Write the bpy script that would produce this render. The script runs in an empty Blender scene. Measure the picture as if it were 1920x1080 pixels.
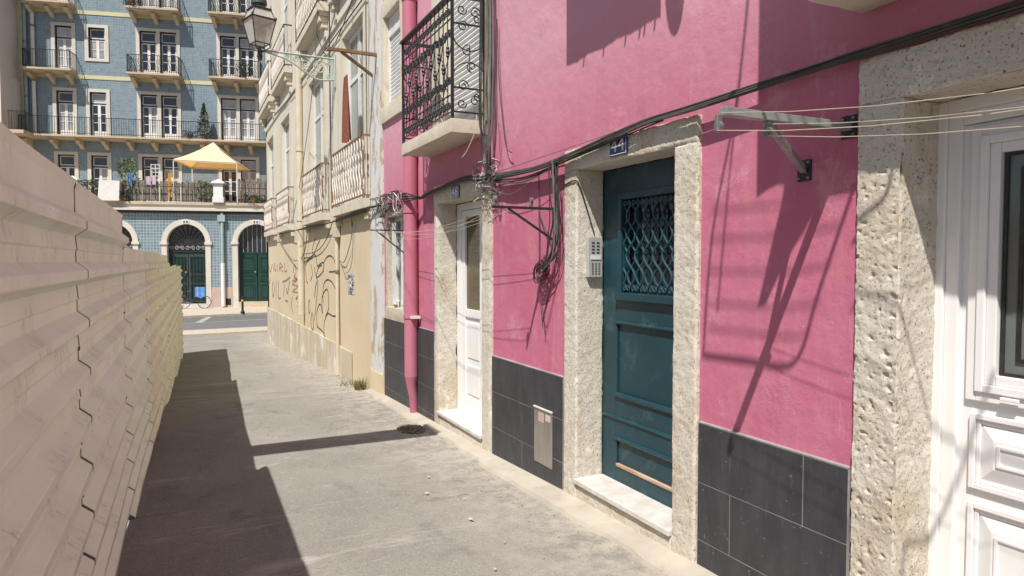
import bpy, math, random
from mathutils import Vector, Matrix, noise
random.seed(7)
PI = math.pi
sc = bpy.context.scene
C = sc.collection

# ---------------------------------------------------------------- camera, sky, sun, exposure
YAW = math.radians(25.83); PITCH = math.radians(2.237)
cam = bpy.data.cameras.new('camera'); camo = bpy.data.objects.new('camera', cam); C.objects.link(camo)
camo.location = (0, 0, 1.6); camo.rotation_euler = (PI/2-PITCH, 0, -YAW)
cam.sensor_width = 36; cam.lens = 24.0; cam.clip_start = 0.05; cam.clip_end = 500
sc.camera = camo
SUND = Vector((.475, .44, -1.0)).normalized()
w = bpy.data.worlds.new('World'); sc.world = w; w.use_nodes = True
nt = w.node_tree; bg = nt.nodes['Background']; sky = nt.nodes.new('ShaderNodeTexSky')
sky.sky_type = 'NISHITA'; sky.sun_disc = False
sky.sun_elevation = math.radians(57.1); sky.sun_rotation = math.radians(227.2)
sky.air_density = 1.0; sky.dust_density = 2.0
nt.links.new(sky.outputs[0], bg.inputs[0]); bg.inputs[1].default_value = 0.065
sl = bpy.data.lights.new('sun', 'SUN'); sl.energy = 5.0; sl.angle = math.radians(.53); sl.color = (1, .95, .87)
so = bpy.data.objects.new('sun', sl); C.objects.link(so); so.rotation_euler = SUND.to_track_quat('-Z', 'Y').to_euler()
so.location = (-8, -8, 20)
sc.view_settings.view_transform = 'Standard'; sc.view_settings.look = 'None'
sc.view_settings.gamma = 1; sc.view_settings.use_curve_mapping = False
sc.view_settings.exposure = 0.3

WX = 2.41                                                     # street face of the right-hand houses

def interp(pts, v):
    if v <= pts[0][0]: return pts[0][1]
    for (a, b), (c, d) in zip(pts, pts[1:]):
        if v <= c: return b+(d-b)*(v-a)/(c-a)
    return pts[-1][1]
def ground_z(y):
    return interp([(-30, .03), (2.7, -.01), (4.1, -.046), (5.3, -.096), (8.9, -.2), (12.4, -.38), (17, -.63), (22.4, -.92), (26, -1.0)], y)
def fence_x(y):
    return interp([(-4, -.43), (1, -.36), (3, -.352), (5, -.34), (7, -.30), (9, -.245), (11, -.195), (13, -.15), (16, -.08), (19.2, -.015)], y)

# ---------------------------------------------------------------- materials
MATS = {}
def nodes(name, rough=.8, metal=0.0, spec=.5):
    m = bpy.data.materials.new(name); m.use_nodes = True
    b = m.node_tree.nodes['Principled BSDF']
    b.inputs['Roughness'].default_value = rough; b.inputs['Metallic'].default_value = metal
    b.inputs['Specular IOR Level'].default_value = spec
    MATS[name] = m
    return m, m.node_tree, b
def nd(t, kind, **kw):
    n = t.nodes.new(kind)
    for k, v in kw.items():
        if k in ('Scale', 'Detail', 'Roughness', 'Strength', 'Distance', 'Distortion', 'Randomness', 'Lacunarity'):
            n.inputs[k].default_value = v
        else: setattr(n, k, v)
    return n
def coords(t, scale=(1, 1, 1), local=False):
    if local:
        g = nd(t, 'ShaderNodeTexCoord'); out = g.outputs['Object']
    else:
        g = nd(t, 'ShaderNodeNewGeometry'); out = g.outputs['Position']
    mp = nd(t, 'ShaderNodeMapping'); mp.inputs['Scale'].default_value = scale
    t.links.new(out, mp.inputs[0]); return mp.outputs[0]
def noise_n(t, vec, scale, detail=6, rough=.6, dist=0):
    n = nd(t, 'ShaderNodeTexNoise', Scale=scale, Detail=detail, Roughness=rough, Distortion=dist)
    t.links.new(vec, n.inputs['Vector']); return n.outputs['Fac']
def ramp(t, fac, a, b, ca=(0, 0, 0, 1), cb=(1, 1, 1, 1)):
    r = nd(t, 'ShaderNodeValToRGB'); e = r.color_ramp.elements
    e[0].position = a; e[1].position = b; e[0].color = ca; e[1].color = cb
    t.links.new(fac, r.inputs[0]); return r.outputs[0]
def mix(t, fac, a, b, mode='MIX'):
    m = nd(t, 'ShaderNodeMix', data_type='RGBA', blend_type=mode)
    for sock, v in ((m.inputs[0], fac), (m.inputs[6], a), (m.inputs[7], b)):
        if isinstance(v, (int, float)): sock.default_value = v
        elif isinstance(v, tuple): sock.default_value = v if len(v) == 4 else (*v, 1)
        else: t.links.new(v, sock)
    return m.outputs[2]
def bump(t, b, fac, strength, dist=.01, prev=None):
    n = nd(t, 'ShaderNodeBump'); n.inputs['Strength'].default_value = strength; n.inputs['Distance'].default_value = dist
    t.links.new(fac, n.inputs['Height'])
    if prev is not None: t.links.new(prev, n.inputs['Normal'])
    t.links.new(n.outputs[0], b.inputs['Normal']); return n.outputs[0]
def c4(c): return (*c, 1)

def simple(name, a, b=None, rough=.7, scale=6, bscale=60, bstr=.15, metal=0, spec=.5, stretch=(1, 1, 1), detail=6, local=False, stain=None, stain_rng=(.58, .7), stain_scale=5, dist=.004):
    m, t, p = nodes(name, rough, metal, spec)
    b = b or tuple(v*.8 for v in a)
    v = coords(t, stretch, local)
    col = mix(t, ramp(t, noise_n(t, v, scale, detail), .35, .65), a, b)
    if stain:
        col = mix(t, ramp(t, noise_n(t, v, stain_scale, 8, .7), *stain_rng), col, stain)
    t.links.new(col, p.inputs['Base Color'])
    if bstr: bump(t, p, noise_n(t, v, bscale, 4), bstr, dist)
    return m

# pink plaster: brush streaks, bleached clouds, blistered patches
m, t, p = nodes('pink_plaster', .82, 0, .3)
v = coords(t); vs = coords(t, (1, 3.2, .5))
c = mix(t, ramp(t, noise_n(t, v, .9, 4), .3, .7), (.475, .122, .198), (.53, .175, .268))
c = mix(t, ramp(t, noise_n(t, vs, 3, 8, .7), .5, 1.0), c, (.57, .26, .34))
c = mix(t, ramp(t, noise_n(t, v, 3.3, 8, .72, .6), .57, .70), c, (.54, .19, .235))
c = mix(t, ramp(t, noise_n(t, v, 14, 6, .7), .62, .78), c, (.43, .12, .175))
c = mix(t, ramp(t, noise_n(t, vs, 1.6, 8, .75, .4), .60, .74), c, (.58, .30, .37))
c = mix(t, ramp(t, noise_n(t, coords(t, (1, 9, .25)), 1.1, 8, .7), .62, .85), c, (.41, .12, .175))
sc_ = ramp(t, noise_n(t, v, 34, 4, .6, 1.0), .70, .73)
c = mix(t, sc_, c, (.70, .42, .48))
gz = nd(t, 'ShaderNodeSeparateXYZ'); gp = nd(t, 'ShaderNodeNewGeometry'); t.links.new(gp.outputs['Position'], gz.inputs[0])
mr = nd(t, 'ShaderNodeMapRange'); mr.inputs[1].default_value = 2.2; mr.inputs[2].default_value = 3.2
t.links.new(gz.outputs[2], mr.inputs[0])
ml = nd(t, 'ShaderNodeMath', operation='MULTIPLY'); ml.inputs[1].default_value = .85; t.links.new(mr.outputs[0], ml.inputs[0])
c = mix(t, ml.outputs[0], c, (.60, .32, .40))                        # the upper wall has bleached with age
c = mix(t, ramp(t, noise_n(t, v, 1.25, 9, .78, .2), .56, .60), c, mix(t, .35, c, (.66, .36, .42)))
vo = nd(t, 'ShaderNodeTexVoronoi', feature='DISTANCE_TO_EDGE', Scale=1.1); wp = nd(t, 'ShaderNodeVectorMath', operation='ADD')
nz = nd(t, 'ShaderNodeTexNoise', Scale=2.4, Detail=8, Roughness=.75); t.links.new(v, nz.inputs['Vector']); t.links.new(v, wp.inputs[0]); t.links.new(nz.outputs['Color'], wp.inputs[1]); t.links.new(wp.outputs[0], vo.inputs['Vector'])
cm = nd(t, 'ShaderNodeMath', operation='MULTIPLY'); t.links.new(ramp(t, vo.outputs['Distance'], 0.0, .004, (1, 1, 1, 1), (0, 0, 0, 1)), cm.inputs[0]); t.links.new(ramp(t, noise_n(t, v, 1.1, 3), .48, .6), cm.inputs[1])
c = mix(t, cm.outputs[0], c, (.34, .09, .13))
t.links.new(c, p.inputs['Base Color'])
n1 = bump(t, p, noise_n(t, v, 5, 5, .6), .35, .03)
n2 = bump(t, p, noise_n(t, v, 90, 3), .22, .003, n1)
blis = nd(t, 'ShaderNodeMath', operation='MULTIPLY')
t.links.new(ramp(t, noise_n(t, v, 1.7, 3), .62, .72), blis.inputs[0]); t.links.new(noise_n(t, v, 26, 5, .7, 1.2), blis.inputs[1])
bump(t, p, blis.outputs[0], .38, .013, n2)

# rough pitted limestone
def limestone(name, a, b, dark, pit=.9):
    m, t, p = nodes(name, .92, 0, .2)
    v = coords(t)
    c = mix(t, ramp(t, noise_n(t, v, 3.5, 8, .65), .35, .68), a, b)
    c = mix(t, ramp(t, noise_n(t, v, 1.6, 6, .7, .5), .5, .66), c, dark)
    pits = ramp(t, noise_n(t, v, 85, 6, .65), .60, .70)
    c = mix(t, pits, c, tuple(x*.62 for x in dark))
    wh = ramp(t, noise_n(t, v, 7, 7, .7), .58, .7)
    c = mix(t, wh, c, tuple(min(.8, x*1.25) for x in a))
    t.links.new(c, p.inputs['Base Color'])
    n = bump(t, p, noise_n(t, v, 22, 8, .65), .38, .03)
    inv = nd(t, 'ShaderNodeMath', operation='SUBTRACT'); inv.inputs[0].default_value = 1; t.links.new(pits, inv.inputs[1])
    bump(t, p, inv.outputs[0], pit, .008, n)
    return m
limestone('limestone', (.62, .58, .51), (.56, .515, .435), (.48, .405, .30))
limestone('limestone_smooth', (.56, .51, .42), (.48, .43, .34), (.40, .34, .25), .4)
simple('marble_sill', (.64, .62, .60), (.50, .475, .45), .45, 7, 120, .08, stretch=(1, 1.5, 1))
# slate tiles
m, t, p = nodes('slate_tile', .55, 0, .4)
v = coords(t, (1, 1.4, .5))
c = mix(t, ramp(t, noise_n(t, v, 7, 8, .7), .35, .7), (.036, .037, .044), (.062, .063, .072))
c = mix(t, ramp(t, noise_n(t, coords(t, (1, 7, .7)), 5, 8, .75, .5), .58, .76), c, (.12, .118, .115))
c = mix(t, ramp(t, noise_n(t, coords(t), 45, 4), .66, .71), c, (.16, .15, .14))
t.links.new(c, p.inputs['Base Color']); bump(t, p, noise_n(t, v, 40, 5), .2, .003)
simple('tile_grout', (.36, .35, .34), (.24, .23, .225), .9)
# asphalt
m, t, p = nodes('alley_asphalt', .93, 0, .2)
v = coords(t)
c = mix(t, ramp(t, noise_n(t, v, .8, 8, .7), .32, .68), (.245, .232, .212), (.355, .337, .305))
c = mix(t, ramp(t, noise_n(t, coords(t, (1, .5, 1)), 2.4, 8, .75, .4), .55, .7), c, (.185, .175, .162))
c = mix(t, ramp(t, noise_n(t, v, 5.5, 7, .75, .8), .62, .69), c, (.42, .385, .33))
c = mix(t, ramp(t, noise_n(t, v, 170, 3), .40, .62), c, mix(t, .55, c, (.11, .105, .10)))
c = mix(t, ramp(t, noise_n(t, v, 42, 5, .7), .45, .66), c, mix(t, .35, c, (.14, .135, .13)))
c = mix(t, ramp(t, noise_n(t, v, 120, 2, .5), .66, .72), c, (.55, .52, .47))
sx = nd(t, 'ShaderNodeSeparateXYZ'); g2 = nd(t, 'ShaderNodeNewGeometry'); t.links.new(g2.outputs['Position'], sx.inputs[0])
mr = nd(t, 'ShaderNodeMapRange'); mr.inputs[1].default_value = 1.35; mr.inputs[2].default_value = 2.2; t.links.new(sx.outputs[0], mr.inputs[0])
ml = nd(t, 'ShaderNodeMath', operation='MULTIPLY'); t.links.new(mr.outputs[0], ml.inputs[0]); t.links.new(ramp(t, noise_n(t, v, 7, 8, .8), .42, .6), ml.inputs[1])
c = mix(t, ml.outputs[0], c, (.40, .365, .31))                      # sandy dirt gathered along the wall
vo = nd(t, 'ShaderNodeTexVoronoi', feature='DISTANCE_TO_EDGE', Scale=.55); wp = nd(t, 'ShaderNodeVectorMath', operation='ADD')
nz = nd(t, 'ShaderNodeTexNoise', Scale=1.6, Detail=8, Roughness=.7); t.links.new(v, nz.inputs['Vector']); t.links.new(v, wp.inputs[0]); t.links.new(nz.outputs['Color'], wp.inputs[1]); t.links.new(wp.outputs[0], vo.inputs['Vector'])
cm = nd(t, 'ShaderNodeMath', operation='MULTIPLY'); t.links.new(ramp(t, vo.outputs['Distance'], 0.0, .006, (1, 1, 1, 1), (0, 0, 0, 1)), cm.inputs[0]); t.links.new(ramp(t, noise_n(t, v, .7, 3), .45, .6), cm.inputs[1])
c = mix(t, cm.outputs[0], c, (.13, .12, .11))
vp = nd(t, 'ShaderNodeTexVoronoi', feature='F1', Scale=.8); t.links.new(wp.outputs[0], vp.inputs['Vector'])
c = mix(t, ramp(t, nd(t, 'ShaderNodeSeparateColor').outputs[0] if False else noise_n(t, coords(t, (.35, 1.6, 1)), 1.3, 9, .8, .3), .56, .66), c, (.38, .362, .33))
t.links.new(c, p.inputs['Base Color'])
n1 = bump(t, p, noise_n(t, v, 150, 4), .55, .006); bump(t, p, noise_n(t, v, 6, 6), .3, .02, n1)
simple('gutter_concrete', (.47, .43, .365), (.38, .34, .285), .92, 3, 90, .35, stain=(.27, .235, .19), stain_rng=(.60, .72), stain_scale=6)
simple('road_asphalt', (.16, .16, .17), (.12, .12, .13), .9, 3, 60, .3)
simple('cobble_parking', (.15, .145, .14), (.10, .10, .10), .9, 9, 25, .5)
simple('calcada_paving', (.50, .44, .36), (.40, .35, .29), .9, 8, 40, .4)
simple('road_paint', (.40, .40, .39), (.28, .28, .28), .7, 8)
# fence paint
def fence_paint(name, a, b, rough):
    m, t, p = nodes(name, rough, 0, .5)
    v = coords(t, (1, 1, 1)); vs = coords(t, (1, 1, 4))
    c = mix(t, ramp(t, noise_n(t, v, 1.6, 5), .3, .7), a, b)
    mm = nd(t, 'ShaderNodeMath', operation='MULTIPLY')
    t.links.new(ramp(t, noise_n(t, v, 3.2, 4), .50, .60), mm.inputs[0])
    t.links.new(ramp(t, noise_n(t, coords(t, (1, 3.5, 1.0)), 16, 7, .8, .3), .50, .62), mm.inputs[1])
    c = mix(t, mm.outputs[0], c, tuple(x*.62 for x in b))
    c = mix(t, ramp(t, noise_n(t, v, 9, 6, .7), .70, .74), c, (.34, .2, .12))
    t.links.new(c, p.inputs['Base Color'])
    t.links.new(ramp(t, noise_n(t, v, 2.2, 5), .3, .7, (.26, .26, .26, 1), (.46, .46, .46, 1)), p.inputs['Roughness'])
    n = bump(t, p, noise_n(t, coords(t, (1, .5, 2)), 4, 3), .25, .01)
    return m
fence_paint('fence_paint', (.84, .90, .76), (.75, .79, .66), .34)
fence_paint('fence_paint_yellowed', (.82, .80, .58), (.74, .70, .50), .34)
simple('galvanised', (.30, .30, .28), (.20, .20, .19), .5, 9, 60, .2, .6)
simple('grey_painted_metal', (.36, .37, .36), (.25, .26, .25), .45, 14, 80, .1, .3, stain=(.2, .13, .09), stain_rng=(.66, .72), stain_scale=20)
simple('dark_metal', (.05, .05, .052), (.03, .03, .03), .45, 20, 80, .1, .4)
simple('black_iron', (.022, .022, .026), (.012, .012, .014), .5, 30, 80, .1)
simple('rusty_metal', (.27, .15, .075), (.15, .085, .05), .85, 20, 70, .3)
simple('cable_black', (.028, .027, .026), (.05, .048, .045), .6, 12, 60, .1)
simple('cable_grey', (.20, .19, .18), (.12, .11, .11), .6, 12, 60, .1)
simple('cable_white', (.62, .60, .56), (.45, .43, .40), .6, 12, 60, .1)
simple('clothes_line', (.55, .50, .38), (.42, .38, .28), .7, 12, 60, .1)
simple('red_cable', (.25, .03, .05), (.15, .02, .03), .6)
# teal door paint
m, t, p = nodes('teal_paint', .42, 0, .5)
v = coords(t)
c = mix(t, ramp(t, noise_n(t, v, 3, 6), .3, .7), (.008, .040, .056), (.013, .055, .072))
c = mix(t, ramp(t, noise_n(t, coords(t, (1, 1.2, 1)), 4.2, 8, .75, .4), .57, .60), c, (.026, .072, .084))
c = mix(t, ramp(t, noise_n(t, v, 40, 5, .7), .69, .72), c, (.16, .19, .19))
t.links.new(c, p.inputs['Base Color']); t.links.new(ramp(t, noise_n(t, v, 5, 6), .3, .7, (.33, .33, .33, 1), (.5, .5, .5, 1)), p.inputs['Roughness'])
bump(t, p, noise_n(t, coords(t, (1, 6, 1)), 14, 6), .12, .004)
simple('grille_paint', (.022, .075, .095), (.035, .10, .12), .32, 20, 60, .1)
simple('worn_wood', (.36, .23, .15), (.50, .40, .30), .85, 14, 50, .4, stretch=(1, .3, 2))
simple('white_pvc', (.80, .80, .80), (.76, .76, .765), .38, 3, 30, .02)
simple('white_paint', (.72, .72, .72), (.60, .60, .60), .55, 6, 40, .1, stain=(.42, .40, .37), stain_rng=(.64, .72), stain_scale=9)
simple('white_ribbed', (.66, .67, .67), (.56, .57, .57), .6, 4, 40, .05)
simple('grey_sash', (.42, .45, .45), (.33, .35, .35), .6, 5, 40, .1)
def glass(name, col, rough=.05):
    m, t, p = nodes(name, rough, 0, .8); v = coords(t)
    t.links.new(mix(t, ramp(t, noise_n(t, v, .9, 3), .35, .65), col, tuple(x*1.6 for x in col)), p.inputs['Base Color'])
    bump(t, p, noise_n(t, v, 2.5, 2), .05, .01)
glass('dark_glass', (.018, .020, .030)); glass('lace_glass', (.30, .30, .31), .25); glass('grey_glass', (.16, .185, .175), .15)
glass('olive_glass', (.060, .045, .022), .1); glass('door_glass', (.11, .125, .12), .08)
simple('interior_dark', (.012, .012, .014), (.02, .02, .02), .9)
# cream plaster
m, t, p = nodes('cream_plaster', .88, 0, .25)
v = coords(t)
c = mix(t, ramp(t, noise_n(t, v, 1.1, 6, .6), .3, .7), (.57, .465, .32), (.63, .545, .40))
c = mix(t, ramp(t, noise_n(t, coords(t, (1, 3, .3)), 1.4, 8, .75), .57, .7), c, (.60, .56, .49))
c = mix(t, ramp(t, noise_n(t, coords(t, (1, 4, .2)), 2.4, 8, .75), .62, .74), c, (.40, .33, .24))
t.links.new(c, p.inputs['Base Color']); bump(t, p, noise_n(t, v, 30, 6), .2, .006)
m, t, p = nodes('cream_upper', .88, 0, .25)
v = coords(t)
c = mix(t, ramp(t, noise_n(t, v, 1.1, 6, .6), .3, .7), (.66, .625, .55), (.58, .54, .465))
c = mix(t, ramp(t, noise_n(t, coords(t, (1, 3, .2)), 2, 8, .75), .54, .70), c, (.40, .365, .31))
t.links.new(c, p.inputs['Base Color']); bump(t, p, noise_n(t, v, 30, 6), .15, .006)
m, t, p = nodes('stained_plinth', .9, 0, .2)
v = coords(t, (1, 2.2, .35))
c = mix(t, ramp(t, noise_n(t, v, 1.6, 8, .75), .35, .62), (.60, .55, .46), (.42, .36, .27))
c = mix(t, ramp(t, noise_n(t, v, 3.1, 8, .8, .4), .56, .7), c, (.30, .28, .25))
c = mix(t, ramp(t, noise_n(t, coords(t), 1.7, 5), .55, .64), c, (.66, .65, .62))
t.links.new(c, p.inputs['Base Color']); bump(t, p, noise_n(t, coords(t), 24, 6), .3, .01)
m, t, p = nodes('peeling_white', .85, 0, .25)
v = coords(t, (1, 1.6, .6))
c = mix(t, ramp(t, noise_n(t, v, 3.2, 8, .7), .535, .55), (.60, .605, .61), (.44, .36, .27))
c = mix(t, ramp(t, noise_n(t, v, 9, 7, .75), .64, .67), c, (.42, .24, .17))
t.links.new(c, p.inputs['Base Color']); bump(t, p, noise_n(t, v, 12, 7), .4, .01)
simple('pale_stone', (.62, .57, .47), (.54, .49, .39), .85, 4, 50, .25, stain=(.34, .29, .21), stain_rng=(.6, .72), stain_scale=6)
simple('pale_stone_far', (.62, .59, .53), (.55, .52, .46), .85, 1.5, 20, .1, local=True)
simple('ochre_stone_far', (.56, .46, .33), (.46, .37, .27), .85, 1.5, 20, .1, local=True, stain=(.30, .26, .22), stain_scale=2.5)
simple('yellow_band', (.60, .56, .33), (.50, .48, .32), .8, 2, 20, .1, local=True)
simple('pink_marble', (.52, .38, .33), (.44, .33, .29), .5, 1.8, 20, .1, local=True, stain=(.33, .24, .21), stain_scale=2)
simple('green_door_far', (.007, .036, .031), (.012, .05, .042), .4, 2, 10, .1, local=True)
simple('teal_pipe', (.36, .45, .46), (.28, .36, .37), .6, 2, 10, .1, local=True)
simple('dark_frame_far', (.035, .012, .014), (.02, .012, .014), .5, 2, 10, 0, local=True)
simple('white_far', (.74, .74, .74), (.66, .66, .67), .6, 2, 10, 0, local=True)
simple('grey_wood', (.26, .22, .185), (.12, .10, .085), .85, 6, 40, .3, stretch=(3, 3, .4), local=True)
simple('beige_house', (.66, .60, .54), (.60, .54, .48), .9, .5, 10, .1)
simple('white_house', (.7, .7, .7), (.62, .62, .62), .9, .5, 10, .1)
def azulejo(name, a, b, grout, size, msize):
    m, t, p = nodes(name, .35, 0, .6)
    g = nd(t, 'ShaderNodeTexCoord'); s = nd(t, 'ShaderNodeSeparateXYZ'); cmb = nd(t, 'ShaderNodeCombineXYZ')
    t.links.new(g.outputs['Object'], s.inputs[0]); t.links.new(s.outputs[0], cmb.inputs[0]); t.links.new(s.outputs[2], cmb.inputs[1])
    br = nd(t, 'ShaderNodeTexBrick'); br.offset = 0; br.squash = 1
    br.inputs['Scale'].default_value = 1; br.inputs['Mortar Size'].default_value = msize; br.inputs['Mortar Smooth'].default_value = .3
    br.inputs['Brick Width'].default_value = size; br.inputs['Row Height'].default_value = size; br.inputs['Bias'].default_value = 0
    br.inputs['Color1'].default_value = c4(a); br.inputs['Color2'].default_value = c4(b); br.inputs['Mortar'].default_value = c4(grout)
    t.links.new(cmb.outputs[0], br.inputs['Vector'])
    c = mix(t, ramp(t, noise_n(t, g.outputs['Object'], .35, 6, .7), .35, .7), br.outputs['Color'], mix(t, .35, br.outputs['Color'], (.25, .29, .36)))
    c = mix(t, ramp(t, noise_n(t, g.outputs['Object'], 1.1, 9, .85), .50, .70), c, mix(t, .45, c, (.36, .41, .43)))
    c = mix(t, ramp(t, noise_n(t, g.outputs['Object'], .6, 9, .85), .56, .72), c, mix(t, .35, c, (.16, .20, .27)))
    t.links.new(c, p.inputs['Base Color']); bump(t, p, br.outputs['Fac'], -.25, .01)
azulejo('azulejo_upper', (.125, .19, .24), (.20, .27, .31), (.26, .31, .33), .143, .012)
azulejo('azulejo_lower', (.09, .165, .205), (.165, .245, .28), (.40, .44, .45), .157, .016)
simple('enamel_blue', (.012, .022, .12), (.02, .03, .15), .3, 30, 20, 0)
simple('enamel_white', (.70, .71, .72), (.55, .56, .60), .35, 60, 20, 0)
simple('graffiti_black', (.05, .045, .04), (.13, .11, .085), .8, 9, 20, 0)
simple('graffiti_red', (.42, .16, .12), (.50, .28, .20), .85, 9, 20, 0)
simple('graffiti_faded', (.26, .22, .16), (.38, .32, .23), .85, 9, 20, 0)
simple('brushed_steel', (.50, .47, .43), (.38, .35, .32), .38, 12, 80, .1, .7, stretch=(1, 3, .3))
simple('sticker_pink', (.62, .50, .50), (.50, .42, .42), .6, 60)
simple('intercom_grey', (.50, .50, .49), (.44, .44, .43), .4, 20, 60, .03, .2)
simple('orange_canvas', (.84, .73, .54), (.78, .67, .48), .8, 2, 20, .1)
m = MATS['orange_canvas']; t = m.node_tree; p = t.nodes['Principled BSDF']                   # thin canvas lets light through
tr = t.nodes.new('ShaderNodeBsdfTranslucent'); tr.inputs[0].default_value = (.95, .52, .10, 1)
ms = t.nodes.new('ShaderNodeMixShader'); ms.inputs[0].default_value = .36
t.links.new(p.outputs[0], ms.inputs[1]); t.links.new(tr.outputs[0], ms.inputs[2]); t.links.new(ms.outputs[0], t.nodes['Material Output'].inputs[0])
simple('terracotta', (.32, .13, .07), (.25, .1, .06), .8)
simple('leaf_green', (.07, .11, .03), (.12, .15, .05), .7, 30, 20, 0)
simple('leaf_dark', (.03, .05, .025), (.06, .08, .035), .7, 30, 20, 0)
simple('dry_grass', (.34, .30, .14), (.20, .24, .07), .8, 30, 20, 0)
simple('red_cloth', (.22, .07, .045), (.16, .05, .035), .9, 20, 60, .2)
simple('white_cloth', (.72, .70, .68), (.64, .62, .60), .9, 6, 30, .2)
simple('blue_cloth', (.10, .24, .55), (.14, .30, .60), .9)
simple('yellow_cloth', (.70, .42, .03), (.6, .36, .03), .9)
simple('lilac_cloth', (.55, .42, .50), (.45, .35, .42), .9)
simple('verdigris', (.46, .52, .48), (.34, .42, .38), .7, 14, 60, .2, .1, stain=(.10, .40, .30), stain_rng=(.64, .68), stain_scale=8)
simple('lattice_white', (.70, .66, .61), (.58, .52, .46), .75, 10, 60, .2, stain=(.42, .22, .10), stain_rng=(.60, .66), stain_scale=4)
simple('cap_green', (.03, .055, .05), (.05, .08, .07), .5)
simple('hydrant_yellow', (.6, .5, .1), (.5, .4, .1), .6)
simple('debris', (.10, .075, .05), (.24, .20, .15), .95, 40, 80, .5)
simple('chalk_white', (.60, .57, .52), (.42, .39, .35), .9, 30)
simple('cream_pipe', (.60, .54, .42), (.52, .46, .35), .6, 3, 40, .1, stain=(.3, .2, .1), stain_rng=(.66, .7), stain_scale=4)
m, t, p = nodes('lantern_glass', .25, 0, .5)
p.inputs['Base Color'].default_value = (.74, .69, .63, 1)
tr = t.nodes.new('ShaderNodeBsdfTransparent'); tr.inputs[0].default_value = (.9, .84, .76, 1)
ms = t.nodes.new('ShaderNodeMixShader'); ms.inputs[0].default_value = .45
t.links.new(p.outputs[0], ms.inputs[1]); t.links.new(tr.outputs[0], ms.inputs[2]); t.links.new(ms.outputs[0], t.nodes['Material Output'].inputs[0])
m, t, p = nodes('pink_pipe', .5, 0, .5); v = coords(t, (1, 1, .3))
c = mix(t, ramp(t, noise_n(t, v, 4, 6), .3, .7), (.43, .12, .185), (.49, .18, .25))
t.links.new(mix(t, ramp(t, noise_n(t, v, 9, 7, .75), .62, .7), c, (.62, .36, .42)), p.inputs['Base Color']); bump(t, p, noise_n(t, v, 40, 4), .1, .003)
m, t, p = nodes('poster_paper', .8, 0, .2); v = coords(t)
c = mix(t, ramp(t, noise_n(t, coords(t, (1, 1, 1)), 16, 4, .6, 1.2), .49, .52), (.62, .62, .64), (.05, .05, .06))
t.links.new(c, p.inputs['Base Color'])

# ---------------------------------------------------------------- mesh helpers
class MB:
    def __init__(s): s.v = []; s.f = []
    def add(s, vs, fs):
        n = len(s.v); s.v += [tuple(q) for q in vs]; s.f += [tuple(i+n for i in f) for f in fs]; return s
    def box(s, x0, x1, y0, y1, z0, z1):
        return s.add([(x0, y0, z0), (x1, y0, z0), (x1, y1, z0), (x0, y1, z0), (x0, y0, z1), (x1, y0, z1), (x1, y1, z1), (x0, y1, z1)],
                     [(0, 3, 2, 1), (4, 5, 6, 7), (0, 1, 5, 4), (1, 2, 6, 5), (2, 3, 7, 6), (3, 0, 4, 7)])
    def quad(s, a, b, c, d): return s.add([a, b, c, d], [(0, 1, 2, 3)])
    def tube(s, pts, r, n=6, cap=True, flat=None):
        pts = [Vector(q) for q in pts]; up = None; rings = []
        for i, q in enumerate(pts):
            d = (pts[min(i+1, len(pts)-1)]-pts[max(i-1, 0)])
            if d.length < 1e-9: d = Vector((0, 0, 1))
            d.normalize()
            if up is None: up = Vector((0, 0, 1)) if abs(d.z) < .9 else Vector((1, 0, 0))
            a = up.cross(d)
            if a.length < 1e-6: a = Vector((0, 1, 0)).cross(d)
            a.normalize(); b = d.cross(a); up = b
            rr = r[i] if isinstance(r, (list, tuple)) else r
            rings.append([q+a*math.cos(2*PI*k/n)*rr+b*math.sin(2*PI*k/n)*rr for k in range(n)])
        vs = [x for rg in rings for x in rg]; fs = []
        for i in range(len(pts)-1):
            for k in range(n):
                k2 = (k+1) % n; fs.append((i*n+k, i*n+k2, (i+1)*n+k2, (i+1)*n+k))
        if cap: fs += [tuple(range(n))[::-1], tuple((len(pts)-1)*n+k for k in range(n))]
        return s.add(vs, fs)
    def bar(s, a, b, w, h, up=(0, 0, 1)):
        a = Vector(a); b = Vector(b); d = (b-a).normalized(); u = Vector(up)
        sd = d.cross(u).normalized()*w/2; uu = sd.cross(d).normalized()*h/2
        vs = [a-sd-uu, a+sd-uu, a+sd+uu, a-sd+uu, b-sd-uu, b+sd-uu, b+sd+uu, b-sd+uu]
        return s.add(vs, [(0, 1, 2, 3), (7, 6, 5, 4), (0, 4, 5, 1), (1, 5, 6, 2), (2, 6, 7, 3), (3, 7, 4, 0)])
    def lathe(s, cx, cy, prof, n=12):
        vs = []; fs = []
        for r, z in prof:
            vs += [(cx+r*math.cos(2*PI*k/n), cy+r*math.sin(2*PI*k/n), z) for k in range(n)]
        for i in range(len(prof)-1):
            for k in range(n):
                k2 = (k+1) % n; fs.append((i*n+k, i*n+k2, (i+1)*n+k2, (i+1)*n+k))
        fs += [tuple(range(n))[::-1], tuple((len(prof)-1)*n+k for k in range(n))]
        return s.add(vs, fs)
    def ribbon(s, pts, wd, x):                                   # flat paint stroke on the plane x
        for (y0, z0), (y1, z1) in zip(pts, pts[1:]):
            d = Vector((y1-y0, z1-z0)); L = d.length
            if L < 1e-6: continue
            d /= L; nn = Vector((-d.y, d.x))*wd/2; e = d*wd*.35
            s.quad((x, y0-e.x-nn.x, z0-e.y-nn.y), (x, y0-e.x+nn.x, z0-e.y+nn.y), (x, y1+e.x+nn.x, z1+e.y+nn.y), (x, y1+e.x-nn.x, z1+e.y-nn.y))
        return s
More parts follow.
